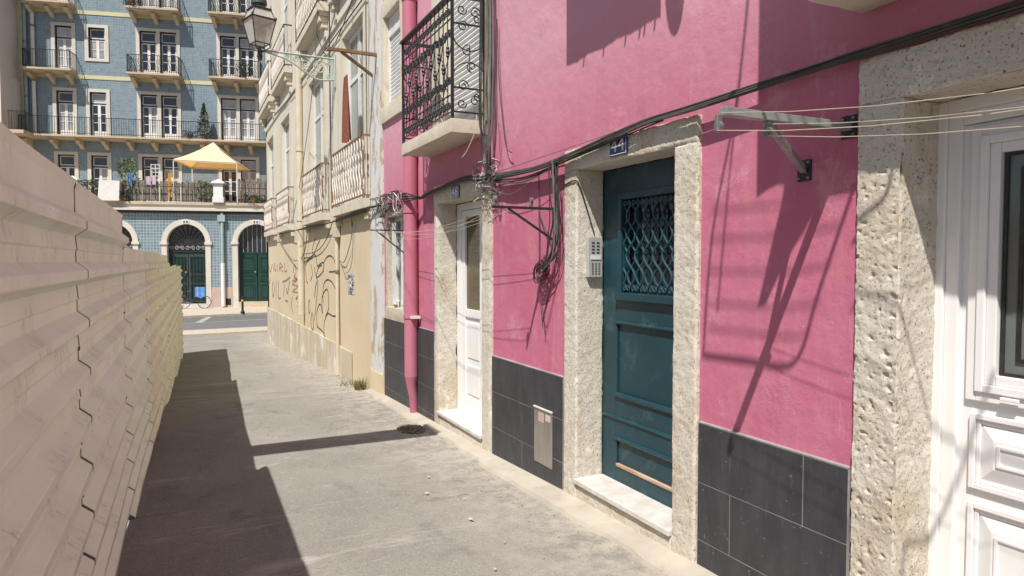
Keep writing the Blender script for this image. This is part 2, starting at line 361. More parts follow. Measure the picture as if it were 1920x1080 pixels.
def link(name, mb, mat, parent=None, smooth=False, bevel=0, kind=None, loc=None):
    me = bpy.data.meshes.new(name); me.from_pydata(mb.v, [], mb.f); me.update()
    if smooth:
        me.polygons.foreach_set('use_smooth', [True]*len(me.polygons))
        try: me.set_sharp_from_angle(angle=math.radians(38))
        except Exception: pass
    me.materials.append(MATS[mat] if isinstance(mat, str) else mat)
    o = bpy.data.objects.new(name, me); C.objects.link(o)
    if parent is not None: o.parent = parent
    if loc: o.location = loc
    if bevel:
        b = o.modifiers.new('bevel', 'BEVEL'); b.width = bevel; b.segments = 2; b.limit_method = 'ANGLE'; b.angle_limit = math.radians(40)
    if kind: o['kind'] = kind
    return o
def thing(name, label, cat, loc=(0, 0, 0), rz=0, group=None):
    o = bpy.data.objects.new(name, None); C.objects.link(o); o.location = loc; o.rotation_euler = (0, 0, rz)
    o.empty_display_size = .2
    o['label'] = label; o['category'] = cat
    if group: o['group'] = group
    return o
def tag(o, label, cat, group=None):
    o['label'] = label; o['category'] = cat
    if group: o['group'] = group
    return o
def BX(*a): return MB().box(*a)
def copy_tree(o, parent=None):
    c = o.copy(); C.objects.link(c)
    if parent is not None: c.parent = parent
    for ch in list(o.children): copy_tree(ch, c)
    return c
def smooth_pts(pts, n=6):                                         # Catmull-Rom
    P = [Vector(q) for q in pts]; out = []
    for i in range(len(P)-1):
        p0 = P[max(i-1, 0)]; p1 = P[i]; p2 = P[i+1]; p3 = P[min(i+2, len(P)-1)]
        for k in range(n):
            u = k/n
            out.append(.5*((2*p1)+(-p0+p2)*u+(2*p0-5*p1+4*p2-p3)*u*u+(-p0+3*p1-3*p2+p3)*u*u*u))
    out.append(P[-1]); return out
def wall_mesh(y0, y1, z0, z1, x, depth, holes, back=True):
    """street-facing wall in the plane x with rectangular holes (y0,y1,z0,z1)"""
    ys = sorted({y0, y1, *[h[0] for h in holes], *[h[1] for h in holes]}); zs = sorted({z0, z1, *[h[2] for h in holes], *[h[3] for h in holes]})
    ys = [q for q in ys if y0 <= q <= y1]; zs = [q for q in zs if z0 <= q <= z1]
    def solid(i, j):
        if i < 0 or j < 0 or i >= len(ys)-1 or j >= len(zs)-1: return False
        cy = (ys[i]+ys[i+1])/2; cz = (zs[j]+zs[j+1])/2
        return not any(h[0] < cy < h[1] and h[2] < cz < h[3] for h in holes)
    mb = MB(); xb = x+depth
    for i in range(len(ys)-1):
        for j in range(len(zs)-1):
            if not solid(i, j): continue
            a, b, c, d = ys[i], ys[i+1], zs[j], zs[j+1]
            mb.quad((x, a, c), (x, a, d), (x, b, d), (x, b, c))
            if back: mb.quad((xb, a, c), (xb, b, c), (xb, b, d), (xb, a, d))
            if not solid(i-1, j): mb.quad((x, a, c), (xb, a, c), (xb, a, d), (x, a, d))
            if not solid(i+1, j): mb.quad((x, b, c), (x, b, d), (xb, b, d), (xb, b, c))
            if not solid(i, j-1): mb.quad((x, a, c), (x, b, c), (xb, b, c), (xb, a, c))
            if not solid(i, j+1): mb.quad((x, a, d), (xb, a, d), (xb, b, d), (x, b, d))
    return mb
def rough_box(x0, x1, y0, y1, z0, z1, cell=.03, amp=.006, pits=.006):
    """box of subdivided faces whose surface is worn by 3D noise, so neighbours still meet"""
    nx = max(1, round((x1-x0)/cell)); ny = max(1, round((y1-y0)/cell)); nz = max(1, round((z1-z0)/cell))
    idx = {}; vs = []; fs = []
    def V(i, j, k):
        key = (i, j, k)
        if key not in idx:
            q = Vector((x0+(x1-x0)*i/nx, y0+(y1-y0)*j/ny, z0+(z1-z0)*k/nz))
            d = noise.noise_vector(q*7)*amp*.5+noise.noise_vector(q*19)*amp*.5+noise.noise_vector(q*48)*amp*.32+noise.noise_vector(q*105)*amp*.2
            n3 = noise.noise(q*38+Vector((3, 5, 7)))
            if n3 > .36: d.x += pits*min(1, (n3-.36)*5)
            n4 = noise.noise(q*85+Vector((9, 2, 4)))
            if n4 > .33: d.x += pits*.5*min(1, (n4-.33)*5)
            # worn arrises
            e = (i in (0, nx))+(j in (0, ny))+(k in (0, nz))
            if e >= 2:
                cen = Vector(((x0+x1)/2, (y0+y1)/2, (z0+z1)/2)); dd = cen-q
                dd = Vector((math.copysign(1, dd.x) if i in (0, nx) else 0, math.copysign(1, dd.y) if j in (0, ny) else 0, 0))
                d += dd*(.004+.014*max(0, noise.noise(q*9)))
            idx[key] = len(vs); vs.append(q+d)
        return idx[key]
    for i in range(nx):
        for j in range(ny):
            fs.append((V(i, j, 0), V(i, j+1, 0), V(i+1, j+1, 0), V(i+1, j, 0))); fs.append((V(i, j, nz), V(i+1, j, nz), V(i+1, j+1, nz), V(i, j+1, nz)))
    for i in range(nx):
        for k in range(nz):
            fs.append((V(i, 0, k), V(i+1, 0, k), V(i+1, 0, k+1), V(i, 0, k+1))); fs.append((V(i, ny, k), V(i, ny, k+1), V(i+1, ny, k+1), V(i+1, ny, k)))
    for j in range(ny):
        for k in range(nz):
            fs.append((V(0, j, k), V(0, j, k+1), V(0, j+1, k+1), V(0, j+1, k))); fs.append((V(nx, j, k), V(nx, j+1, k), V(nx, j+1, k+1), V(nx, j, k+1)))
    return MB().add(vs, fs)
def text_mesh(s, size, depth=.002):
    cu = bpy.data.curves.new('txt', 'FONT'); cu.body = s; cu.size = size; cu.extrude = depth; cu.align_x = 'CENTER'; cu.align_y = 'CENTER'
    o = bpy.data.objects.new('txt', cu); C.objects.link(o)
    dg = bpy.context.evaluated_depsgraph_get(); me = bpy.data.meshes.new_from_object(o.evaluated_get(dg))
    bpy.data.objects.remove(o); return me
def spiral(cy, cz, r, turns=1.4, a0=0, sgn=1, n=16, shrink=.2):
    return [(cy+sgn*r*(1-(1-shrink)*k/n)*math.cos(a0+2*PI*turns*k/n), cz+r*(1-(1-shrink)*k/n)*math.sin(a0+2*PI*turns*k/n)) for k in range(n+1)]

# ================================================================ SETTING: ground
mb = MB(); xs = [-40, -20, -8, -3, -1, -.4, 0, .5, 1, 1.5, 2, 2.5, 4, 10, 25, 60]; ys = [-30, -10, -4, -2]+[i*.5 for i in range(-2, 54)]+[30, 40, 60, 110]
for x in xs:
    for y in ys: mb.v.append((x, y, ground_z(y)+(.012*noise.noise(Vector((x, y, 0))*.9) if -1 < x < 3 and y < 24 else 0)))
for i in range(len(xs)-1):
    for j in range(len(ys)-1):
        a = i*len(ys)+j; mb.f.append((a, a+len(ys), a+len(ys)+1, a+1))
link('alley_ground', mb, 'alley_asphalt', kind='structure', smooth=True)
# sloping concrete gutter strip along the wall foot, with an uneven edge
mb = MB(); N = 150
for i in range(N+1):
    y = -3+(9.45+3)*i/N; w_ = .20+.05*noise.noise(Vector((y*1.7, 3, 0)))+.02*noise.noise(Vector((y*8, 9, 0)))
    if y > 5.3: w_ -= .05
    z = ground_z(y)
    mb.v += [(WX+.03, y, z+.042), (WX-.06, y, z+.036), (WX-w_, y, z+.022), (WX-w_-.02, y, z-.02)]
for i in range(N):
    for k in range(3): a = i*4+k; mb.f.append((a, a+1, a+5, a+4))
link('gutter_strip', mb, 'gutter_concrete', kind='structure', smooth=True)
# cross street
def sheet(name, pts, z, mat, thick=None, kind='structure'):
    mb = MB(); n = len(pts)
    if thick:
        mb.add([(x, y, z) for x, y in pts]+[(x, y, z-thick) for x, y in pts], [tuple(range(n))]+[(i, i+n, (i+1) % n+n, (i+1) % n) for i in range(n)])
    else: mb.add([(x, y, z) for x, y in pts], [tuple(range(n))])
    return link(name, mb, mat, kind=kind)
def lin(a, b, x): return a[1]+(b[1]-a[1])*(x-a[0])/(b[0]-a[0])
near_a, near_b = (0.0, 26.05), (2.45, 26.33); ntop_a, ntop_b = (.24, 27.72), (2.92, 28.03)
line_a, line_b = (.016, 31.37), (3.39, 32.22); kerb_a, kerb_b = (0, 34.66), (3.73, 35.34)
L, R = -30, 40
sheet('near_pavement', [(L, lin(near_a, near_b, L)), (R, lin(near_a, near_b, R)), (R, lin(ntop_a, ntop_b, R)), (L, lin(ntop_a, ntop_b, L))], -.93, 'calcada_paving', .12)
sheet('cross_road', [(L, lin(ntop_a, ntop_b, L)), (R, lin(ntop_a, ntop_b, R)), (R, lin(line_a, line_b, R)), (L, lin(line_a, line_b, L))], -.990, 'road_asphalt')
sheet('road_line', [(L, lin(line_a, line_b, L)-.06), (R, lin(line_a, line_b, R)-.06), (R, lin(line_a, line_b, R)+.10), (L, lin(line_a, line_b, L)+.10)], -.982, 'road_paint')
sheet('parking_strip', [(L, lin(line_a, line_b, L)), (R, lin(line_a, line_b, R)), (R, lin(kerb_a, kerb_b, R)), (L, lin(kerb_a, kerb_b, L))], -.986, 'cobble_parking')
sheet('far_pavement', [(L, lin(kerb_a, kerb_b, L)), (R, lin(kerb_a, kerb_b, R)), (R, 60), (L, 60)], -.90, 'calcada_paving', .13)
sheet('parking_mark', [(.45, 31.5), (.75, 31.5), (1.25, 34.6), (1.0, 34.6)], -.980, 'road_paint')

# ================================================================ PINK HOUSE
pink = thing('pink_house', 'pink plastered house with three doors, slate plinth and stone frames', 'house', (WX, 4, 0))
def P(name, mb, mat, parent=None, **kw):                        # parts given in world coordinates under a moved root
    par = parent or pink
    base = Vector((0, 0, 0)); q = par
    while q is not None: base += q.location; q = q.parent
    mb.v = [(a-base.x, b-base.y, c_-base.z) for a, b, c_ in mb.v]
    return link(name, mb, mat, par, **kw)
F44 = (2.745, 4.10, -.3, 2.35); F3 = (.55, 1.825, -.3, 2.375); F46 = (5.35, 6.81, -.3, 2.375)
GW = (7.80, 8.72, .83, 2.24); UW = (7.93, 9.0-.17, 3.38, 4.92); BD = (5.34, 6.88, 2.80, 5.2); BD2 = (.55, 1.75, 2.69, 5.0)
P('wall', wall_mesh(-4, 8.83, -.5, 9.2, WX, .35, [F44, F3, F46, GW, UW, BD, BD2]), 'pink_plaster')
P('rear_wall', BX(WX+1.6, WX+1.65, -4, 8.83, -.5, 9.2), 'interior_dark')
P('roof', BX(WX-.12, WX+1.65, -4, 8.83, 9.2, 9.45), 'pale_stone')

# --- slate tiles, each one a piece
def tiles(y0, y1, rows, joints):
    P('grout_bed', BX(WX-.0204, WX+.01, y0, y1, rows[-1][1]-.02, rows[0][0]-.001), 'tile_grout')
    for (zt, zb), js in zip(rows, joints):
        e = [y0]+sorted(js)+[y1]
        for a, b in zip(e, e[1:]):
            j = random.uniform(-.0005, .0005)
            P('slate_tile', BX(WX-.0212-abs(j), WX-.0205, a+.0023, b-.0023, zb+.0023, zt-.0023), 'slate_tile')
tiles(1.845, 2.727, [(.768, .460), (.460, .160), (.160, -.14)], [[2.065], [2.497], [2.065]])
tiles(4.118, 5.332, [(.787, .485), (.485, .182), (.182, -.12)], [[], [4.54], [4.757]])
tiles(6.83, 8.80, [(.86, .555), (.555, .24), (.24, -.045), (-.045, -.30)], [[7.42, 8.02], [7.3], [7.72], [7.42, 8.02]])
tiles(-3.0, .53, [(.768, .460), (.460, .160), (.160, -.14)], [[-.6, -1.2], [-.3, -.9], [-.6, -1.2]])
P('mortar_line', BX(WX-.0215, WX+.005, 1.845, 2.727, .769, .775), 'tile_grout'); P('mortar_line', BX(WX-.0215, WX+.005, 4.118, 5.332, .788, .793), 'tile_grout')

# --- stone door frames (jamb, jamb, lintel, threshold)
def stone_frame(y0, yi0, yi1, y1, zbot, zi, zt, proud, mat, cell=.03, amp=.006, sill=None, sillmat='marble_sill', pits=.006):
    x0 = WX-proud; x1 = WX+.19
    P('door_jamb', rough_box(x0, x1, yi1, y1, zbot, zi, cell, amp, pits), mat, smooth=True)
    P('door_jamb', rough_box(x0, x1, y0, yi0, zbot, zi, cell, amp, pits), mat, smooth=True)
    P('door_lintel', rough_box(x0, x1, y0, y1, zi+.001, zt, cell, amp, pits), mat, smooth=True)
    P('threshold_stone', rough_box(x0+.004, x1, yi0-.002, yi1+.002, zbot, sill-.034, cell, amp*1.6, pits), mat, smooth=True)
    P('marble_sill', BX(x0-.018, x1+.02, yi0-.004, yi1+.004, sill-.032, sill), sillmat, bevel=.004)
stone_frame(2.745, 2.935, 3.932, 4.10, -.2, 2.212, 2.352, .028, 'limestone', .012, .0038, sill=.130, pits=.004)
stone_frame(.55, .70, 1.640, 1.825, -.2, 2.200, 2.378, .034, 'limestone', .0065, .005, sill=.13, pits=.008)
stone_frame(5.35, 5.548, 6.69, 6.81, -.3, 2.195, 2.375, .028, 'limestone', .03, .005, sill=.045, pits=.004)
# window surround, ground floor
def surround(y0, yi0, yi1, y1, z0, zi0, zi1, z1, proud, mat, cell=.05, amp=.003):
    x0 = WX-proud; x1 = WX+.16
    P('window_surround', rough_box(x0, x1, yi1, y1, zi0, zi1, cell, amp, 0), mat, smooth=True)
    P('window_surround', rough_box(x0, x1, y0, yi0, zi0, zi1, cell, amp, 0), mat, smooth=True)
    P('window_lintel', rough_box(x0, x1, y0, y1, zi1+.001, z1, cell, amp, 0), mat, smooth=True)
    P('window_sill', rough_box(x0-.012, x1, y0, y1, z0, zi0-.001, cell, amp, 0), mat, smooth=True)
surround(7.80, 7.96, 8.62, 8.72, .86, 1.02, 2.16, 2.24, .02, 'limestone_smooth')
surround(7.93, 8.0, 8.73, 8.83, 3.38, 3.585, 4.72, 4.92, .03, 'pale_stone')

# --- door 44, teal with wrought grille
d = P('teal_door', BX(WX+.19, WX+.235, 2.93, 3.94, .132, .14), 'teal_paint')
X = WX+.190
mb = MB()
YA, YB = 2.93, 3.937; PA, PB = 3.09, 3.775; GY0, GY1, GZ0, GZ1 = 3.15, 3.70, 1.40, 2.00
mb.box(X, X+.045, PB, YB, .14, 2.21); mb.box(X, X+.045, YA, PA, .14, 2.21)
mb.box(X, X+.045, PA, PB, .14, .235); mb.box(X, X+.045, PA, PB, .42, .705); mb.box(X, X+.045, PA, PB, 1.195, 1.40)
mb.box(X, X+.045, PA, PB, 2.00, 2.21); mb.box(X, X+.045, PA, GY0, 1.40, 2.0); mb.box(X, X+.045, GY1, PB, 1.40, 2.0)
mb.box(X+.014, X+.04, PA, PB, .235, .42); mb.box(X+.014, X+.04, PA, PB, .705, 1.195)
P('door_leaf', mb, 'teal_paint', d, bevel=.003)
for z, yb, r in ((1.195, PB, .012), (.712, PB+.005, .019), (.556, YB-.02, .012), (.42, PB+.005, .014)):
    P('moulding', MB().tube([(X-.001, PA-.01, z), (X-.001, yb, z)], r, 8), 'teal_paint', d, smooth=True)
P('moulding', MB().tube([(X+.006, PB, .71), (X+.006, PB, 1.19)], .008, 6), 'teal_paint', d, smooth=True)
P('moulding', MB().tube([(X+.006, PB, .24), (X+.006, PB, .42)], .008, 6), 'teal_paint', d, smooth=True)
P('worn_rail', BX(X-.008, X+.02, PA-.02, PB-.01, .232, .252), 'worn_wood', d, bevel=.003)
mb = MB(); mb.box(X-.022, X, GY1, GY1+.045, 1.36, 2.045); mb.box(X-.022, X, GY0-.045, GY0, 1.36, 2.045)
mb.box(X-.022, X, GY0, GY1, 2.0, 2.045); mb.box(X-.032, X, GY0-.06, GY1+.06, 1.345, 1.395)
P('grille_frame', mb, 'teal_paint', d, bevel=.006)
P('pane', BX(X+.06, X+.066, GY0-.02, GY1+.02, 1.38, 2.02), 'dark_glass', d)
ng = 6; dy = (GY1-GY0)/ng
for g in range(ng+1):
    for sg in (-1, 1):
        cy = GY0+g*dy
        pts = []
        for k in range(41):
            z = 1.44+.52*k/40; y = cy+sg*dy*.5*math.sin(2*PI*(z-1.44)/.26)*1.0
            if GY0 < y < GY1: pts.append((X-.004+sg*.006, y, z))
            elif len(pts) > 2: P('grille_bar', MB().tube(pts, .0062, 6), 'grille_paint', d, smooth=True); pts = []
        if len(pts) > 2: P('grille_bar', MB().tube(pts, .0062, 6), 'grille_paint', d, smooth=True)
for g in range(ng):
    cy = GY0+(g+.5)*dy
    P('grille_rod', MB().tube([(X+.012, cy, 1.40), (X+.012, cy, 2.0)], .004, 5), 'teal_paint', d, smooth=True)
    for zc, s2 in ((1.428, 1), (1.972, -1)):
        for sg in (-1, 1):
            P('grille_scroll', MB().tube([(X-.006, a, b) for a, b in spiral(cy+sg*.021, zc, .021, 1.3, PI/2*s2, sg, 12, .35)], .004, 5), 'grille_paint', d, smooth=True)
P('lock', BX(X-.008, X, 2.985, 3.02, .98, 1.12), 'brushed_steel', d, bevel=.002)

# --- door 46, white with olive glass
d = P('white_glazed_door', BX(WX+.19, WX+.24, 5.53, 6.70, .047, .075), 'white_pvc')
mb = MB(); x = X
mb.box(x, x+.05, 6.585, 6.70, .075, 2.19); mb.box(x, x+.05, 6.0, 6.585, 2.12, 2.19); mb.box(x, x+.05, 5.53, 6.0, 2.12, 2.19)
P('door_frame', mb, 'white_pvc', d, bevel=.003)
def leaf(y0, y1, par, gm):
    mb = MB(); x = X+.008; s_ = .09
    mb.box(x, x+.04, y0, y0+s_, .08, 2.115); mb.box(x, x+.04, y1-s_, y1, .08, 2.115)
    mb.box(x, x+.04, y0+s_, y1-s_, .08, .2); mb.box(x, x+.04, y0+s_, y1-s_, 1.03, 1.115); mb.box(x, x+.04, y0+s_, y1-s_, 2.05, 2.115)
    P('door_leaf', mb, 'white_pvc', par, bevel=.003)
    P('pane', BX(x+.02, x+.026, y0+s_, y1-s_, 1.115, 2.05), gm, par)
    P('door_panel', BX(x+.014, x+.03, y0+s_, y1-s_, .2, 1.03), 'white_pvc', par)
    P('door_panel', BX(x+.006, x+.014, y0+s_+.04, y1-s_-.04, .25, .55), 'white_pvc', par, bevel=.004)
    P('door_panel', BX(x+.006, x+.014, y0+s_+.04, y1-s_-.04, .62, .98), 'white_pvc', par, bevel=.004)
leaf(6.02, 6.58, d, 'olive_glass'); leaf(5.56, 6.0, d, 'olive_glass')
P('meeting_stile', BX(X-.008, X+.03, 5.985, 6.035, .08, 2.115), 'white_pvc', d, bevel=.004)

# --- nearest door, white with moulded panels
d = P('white_moulded_door', BX(WX+.18, WX+.24, .70, 1.66, .132, .16), 'white_pvc')
def ring(y0, y1, z0, z1, wd, xa, xb, par, mat='white_pvc', bev=.004, nm='moulding'):
    mb = MB(); mb.box(xa, xb, y0, y0+wd, z0, z1); mb.box(xa, xb, y1-wd, y1, z0, z1); mb.box(xa, xb, y0+wd, y1-wd, z0, z0+wd); mb.box(xa, xb, y0+wd, y1-wd, z1-wd, z1)
    return P(nm, mb, mat, par, bevel=bev)
ring(.70, 1.657, .14, 2.198, .046, X-.012, X+.05, d, nm='door_frame')
ring(.745, 1.611, .16, 2.152, .050, X, X+.05, d, nm='door_frame')
mb = MB(); WY0, WY1, WZ0, WZ1 = .90, 1.425, 1.19, 1.985
mb.box(X+.02, X+.06, .795, WY0-.09, .19, 2.10); mb.box(X+.02, X+.06, WY1+.09, 1.561, .19, 2.10)
mb.box(X+.02, X+.06, WY0-.09, WY1+.09, .19, 1.10); mb.box(X+.02, X+.06, WY0-.09, WY1+.09, 2.075, 2.10)
P('door_leaf', mb, 'white_pvc', d)
ring(WY0-.105, WY1+.105, 1.09, 2.085, .036, X+.004, X+.05, d); ring(WY0-.069, WY1+.069, 1.126, 2.05, .03, X-.006, X+.05, d)
ring(WY0-.039, WY1+.039, 1.156, 2.02, .036, X+.004, X+.05, d)
P('pane', BX(X+.03, X+.036, WY0, WY1, WZ0, WZ1), 'door_glass', d)
ring(WY0+.01, WY1-.002, WZ0+.002, WZ1-.002, .012, X+.022, X+.031, d, 'dark_metal', 0, 'glass_seal')
ring(WY0+.06, WY1-.052, WZ0+.055, WZ1-.055, .014, X+.024, X+.031, d, 'dark_metal', 0, 'lead_strip')
P('drip_clip', BX(X-.016, X-.006, 1.34, 1.40, 1.11, 1.122), 'white_pvc', d, bevel=.002)
def raised_panel(z0, z1):
    y0, y1 = .83, 1.513
    ring(y0, y1, z0, z1, .022, X+.004, X+.021, d); ring(y0+.022, y1-.022, z0+.022, z1-.022, .016, X+.012, X+.021, d)
    ya, yb, za, zb = y0+.038, y1-.038, z0+.038, z1-.038; k = .05
    mb = MB(); a = X+.019; b = X+.002
    o = [(a, ya, za), (a, yb, za), (a, yb, zb), (a, ya, zb)]; q = [(b, ya+k, za+k), (b, yb-k, za+k), (b, yb-k, zb-k), (b, ya+k, zb-k)]
    mb.add(o+q, [(0, 4, 5, 1), (1, 5, 6, 2), (2, 6, 7, 3), (3, 7, 4, 0), (4, 7, 6, 5)])
    P('raised_panel', mb, 'white_pvc', d)
    ring(ya+k+.012, yb-k-.012, za+k+.012, zb-k-.012, .012, b-.006, b+.002, d, bev=.002)
raised_panel(.765, 1.045); raised_panel(.24, .715)
P('handle', MB().tube([(X-.01, .86, 1.06), (X-.06, .86, 1.06), (X-.06, .98, 1.06)], .009, 8), 'brushed_steel', d, smooth=True)

# --- ground floor window with an open casement
d = P('casement_window', BX(WX+.08, WX+.14, 7.96, 8.62, 1.02, 1.045), 'white_paint')
ring(7.96, 8.62, 1.045, 2.16, .05, WX+.08, WX+.13, d, 'white_paint', .003, 'window_frame')
P('pane', BX(WX+.11, WX+.114, 8.01, 8.57, 1.095, 2.11), 'grey_glass', d)
P('mullion', BX(WX+.07, WX+.125, 8.265, 8.325, 1.05, 2.11), 'white_paint', d, bevel=.003)
P('glazing_bar', BX(WX+.09, WX+.12, 8.01, 8.265, 1.55, 1.575), 'white_paint', d)
h0_, h1_ = (WX+.065, 8.595), (WX-.015, 8.33)
mb = MB()
for q0, q1 in (((*h0_, 1.06), (*h0_, 2.08)), ((*h1_, 1.06), (*h1_, 2.08)), ((*h0_, 1.08), (*h1_, 1.08)), ((*h0_, 2.06), (*h1_, 2.06)), ((*h0_, 1.56), (*h1_, 1.56))): mb.bar(q0, q1, .03, .045, (1, 0, 0) if q0[2] != q1[2] else (0, 0, 1))
P('open_sash', mb, 'white_paint', d)

# --- first floor shuttered window at the house's far end
def shutter(y0, y1, z0, z1, x, par, mat='white_ribbed', pitch=.05, nm='roller_shutter'):
    mb = MB(); n = int((z1-z0)/pitch)
    vs = []
    for i in range(n):
        z = z0+i*pitch
        for dz, dx in ((0, .004), (.008, -.004), (.03, -.010), (.046, -.004)): vs.append((x+dx, z+dz))
    vs.append((x, z1))
    for xx, zz in vs: mb.v += [(xx, y0, zz), (xx, y1, zz)]
    for i in range(len(vs)-1): mb.f.append((2*i, 2*i+2, 2*i+3, 2*i+1))
    return P(nm, mb, mat, par)
d = P('shuttered_window', BX(WX+.05, WX+.11, 8.0, 8.73, 4.50, 4.715), 'white_paint')
ring(8.0, 8.73, 3.59, 4.50, .035, WX+.04, WX+.09, d, 'white_paint', .003, 'window_frame')
shutter(8.035, 8.695, 3.625, 4.465, WX+.07, d)

# --- balcony over door 46
bal = P('balcony', MB(), 'pale_stone') if False else None
BP = .335; BX0 = WX-BP
d = P('balcony', rough_box(BX0, WX+.002, 5.47, 6.93, 2.70, 2.815, .05, .003, 0), 'pale_stone', smooth=True)
def frame_balcony_door():
    P('door_surround', rough_box(WX-.02, WX+.16, 5.34, 5.57, 2.817, 5.0, .08, .003, 0), 'pale_stone', smooth=True)
    P('door_surround', rough_box(WX-.02, WX+.16, 6.60, 6.88, 2.817, 5.0, .08, .003, 0), 'pale_stone', smooth=True)
    P('door_lintel', BX(WX-.02, WX+.16, 5.34, 6.88, 5.0, 5.2), 'pale_stone')
    q = P('shuttered_balcony_door', BX(WX+.12, WX+.17, 5.57, 6.60, 2.817, 2.86), 'white_paint')
    shutter(5.60, 6.57, 2.86, 5.0, WX+.10, q)
    mb = MB(); mb.box(WX+.08, WX+.14, 5.57, 5.60, 2.86, 5.0); mb.box(WX+.08, WX+.14, 6.57, 6.60, 2.86, 5.0)
    P('shutter_guide', mb, 'white_paint', q)
frame_balcony_door()
xr = BX0+.02; ya, yb = 5.49, 6.91
P('corner_post', BX(xr-.012, xr+.012, ya-.012, ya+.012, 2.815, 3.84), 'black_iron', d); P('corner_post', BX(xr-.012, xr+.012, yb-.012, yb+.012, 2.815, 3.84), 'black_iron', d)
P('handrail', BX(xr-.028, xr+.028, ya-.03, yb+.03, 3.84, 3.862), 'black_iron', d)
P('handrail', BX(xr+.028, WX, ya-.028, ya+.028, 3.84, 3.862), 'black_iron', d); P('handrail', BX(xr+.028, WX, yb-.028, yb+.028, 3.84, 3.862), 'black_iron', d)
for z in (2.875, 3.02, 3.66):
    P('rail', BX(xr-.005, xr+.005, ya+.012, yb-.012, z-.0045, z+.0045), 'black_iron', d)
for z in (2.875, 3.08, 3.62):
    P('rail', BX(xr+.012, WX, ya-.006, ya+.006, z-.007, z+.007), 'black_iron', d); P('rail', BX(xr+.012, WX, yb-.006, yb+.006, z-.007, z+.007), 'black_iron', d)
NBAR = 13
for i in range(1, NBAR):
    y = ya+(yb-ya)*i/NBAR
    P('baluster', MB().tube([(xr, y, 2.88), (xr, y, 3.84)], .0052, 6), 'black_iron', d, smooth=True)
    mb = MB(); zc = 3.34+(.06 if i % 2 else -.06)
    mb.lathe(xr, y, [(.007, zc-.05), (.016, zc-.035), (.011, zc-.02), (.020, zc), (.011, zc+.02), (.016, zc+.035), (.007, zc+.05)], 8)
    for zz, s2 in ((3.13, 1), (3.54, -1)):
        for sg in (-1, 1):
            mb.tube([(xr, a, b) for a, b in spiral(y+sg*.038, zz+.012*math.sin(i*2.1), .038, 1.6, 0 if s2 > 0 else PI, sg, 12, .3)], .006, 5)
    for zz in (2.945, 3.74):
        mb.tube([(xr, a, b) for a, b in spiral(y+.028, zz, .042, 1.6, PI/2, 1, 12, .25)], .006, 5)
        mb.tube([(xr, a, b) for a, b in spiral(y-.028, zz-.01, .034, 1.5, -PI/2, -1, 12, .3)], .006, 5)
    mb.lathe(xr, y, [(.008, 3.01), (.014, 3.02), (.008, 3.03)], 6)
    if i % 2: mb.tube([(xr, y+.085*math.sin(k*PI/4), 3.05+.55*k/8) for k in range(9)], .0045, 5)
    else: mb.tube([(xr, y-.085*math.sin(k*PI/4), 3.05+.55*k/8) for k in range(9)], .0045, 5)
    P('scrollwork', mb, 'black_iron', d, smooth=True)
for yy in (ya, yb):
    mb = MB(); xm = (xr+WX)/2; hw = (WX-xr)/2-.01
    def sp(cx, cz, r, turns, a0, sg): mb.tube([(a, yy, b) for a, b in spiral(cx, cz, r, turns, a0, sg, 18, .25)], .0055, 5)
    for zz, s2 in ((3.62, -1), (3.08, 1)):
        mb.tube([(xm+hw*math.cos(a), yy, zz+s2*(.10+.12*math.sin(a))) for a in [PI*k/12 for k in range(13)]], .0055, 5)
        sp(xm-.06, zz+s2*.02, .05, 1.4, 0, 1); sp(xm+.07, zz-s2*.06, .045, 1.3, PI/2, -1)
    sp(xm-.02, 3.40, .05, 1.2, PI/2, 1); sp(xm+.02, 3.27, .05, 1.2, -PI/2, -1)
    sp(xm+.05, 2.98, .05, 1.3, 0, 1); sp(xm-.07, 2.95, .045, 1.3, PI, -1); sp(xm+.05, 3.73, .05, 1.3, 0, 1); sp(xm-.07, 3.74, .045, 1.3, PI, -1)
    mb.tube([(xm, yy, 3.22), (xm, yy, 3.45)], .005, 5)
    P('side_scrollwork', mb, 'black_iron', d, smooth=True)

# --- balcony over the nearest door (only its corner shows; with the added sheet it throws the big shade)
d2 = P('balcony', rough_box(WX-.335, WX+.002, .35, 1.84, 2.565, 2.68, .05, .003, 0), 'pale_stone', smooth=True)
x2 = WX-.315
mb = MB()
for y in (.38, 1.81): mb.box(x2-.012, x2+.012, y-.012, y+.012, 2.68, 3.75)
P('corner_post', mb, 'black_iron', d2)
P('handrail', BX(x2-.03, x2+.03, .34, 1.85, 3.75, 3.775), 'black_iron', d2)
for y in (.38, 1.81): P('handrail', BX(x2+.03, WX, y-.02, y+.02, 3.75, 3.775), 'black_iron', d2)
for i in range(1, 13):
    y = .38+1.43*i/13; P('baluster', MB().tube([(x2, y, 2.72), (x2, y, 3.75)], .007, 5), 'black_iron', d2)
P('balcony_door', BX(WX+.12, WX+.16, .55, 1.75, 2.72, 5.0), 'white_paint')
mb = MB(); xs_ = WX-.52
for j in range(31):
    for z in (2.985+(.03 if j > 22 else 0)+.005*math.sin(j*2.9), 3.3, 3.7, 4.15): mb.v.append((xs_-.012*math.sin(j*1.3), .35+1.53*j/30, z))
for j in range(30):
    for k in range(3): mb.f.append((j*4+k, j*4+k+1, j*4+k+5, j*4+k+4))
tag(link('shade_sheet', mb, 'white_cloth', smooth=True), 'unseen pale sheet added outside the balcony to shade the wall by the white door', 'sheet')  # unseen sheet, added to cast the solid shade on the upper wall

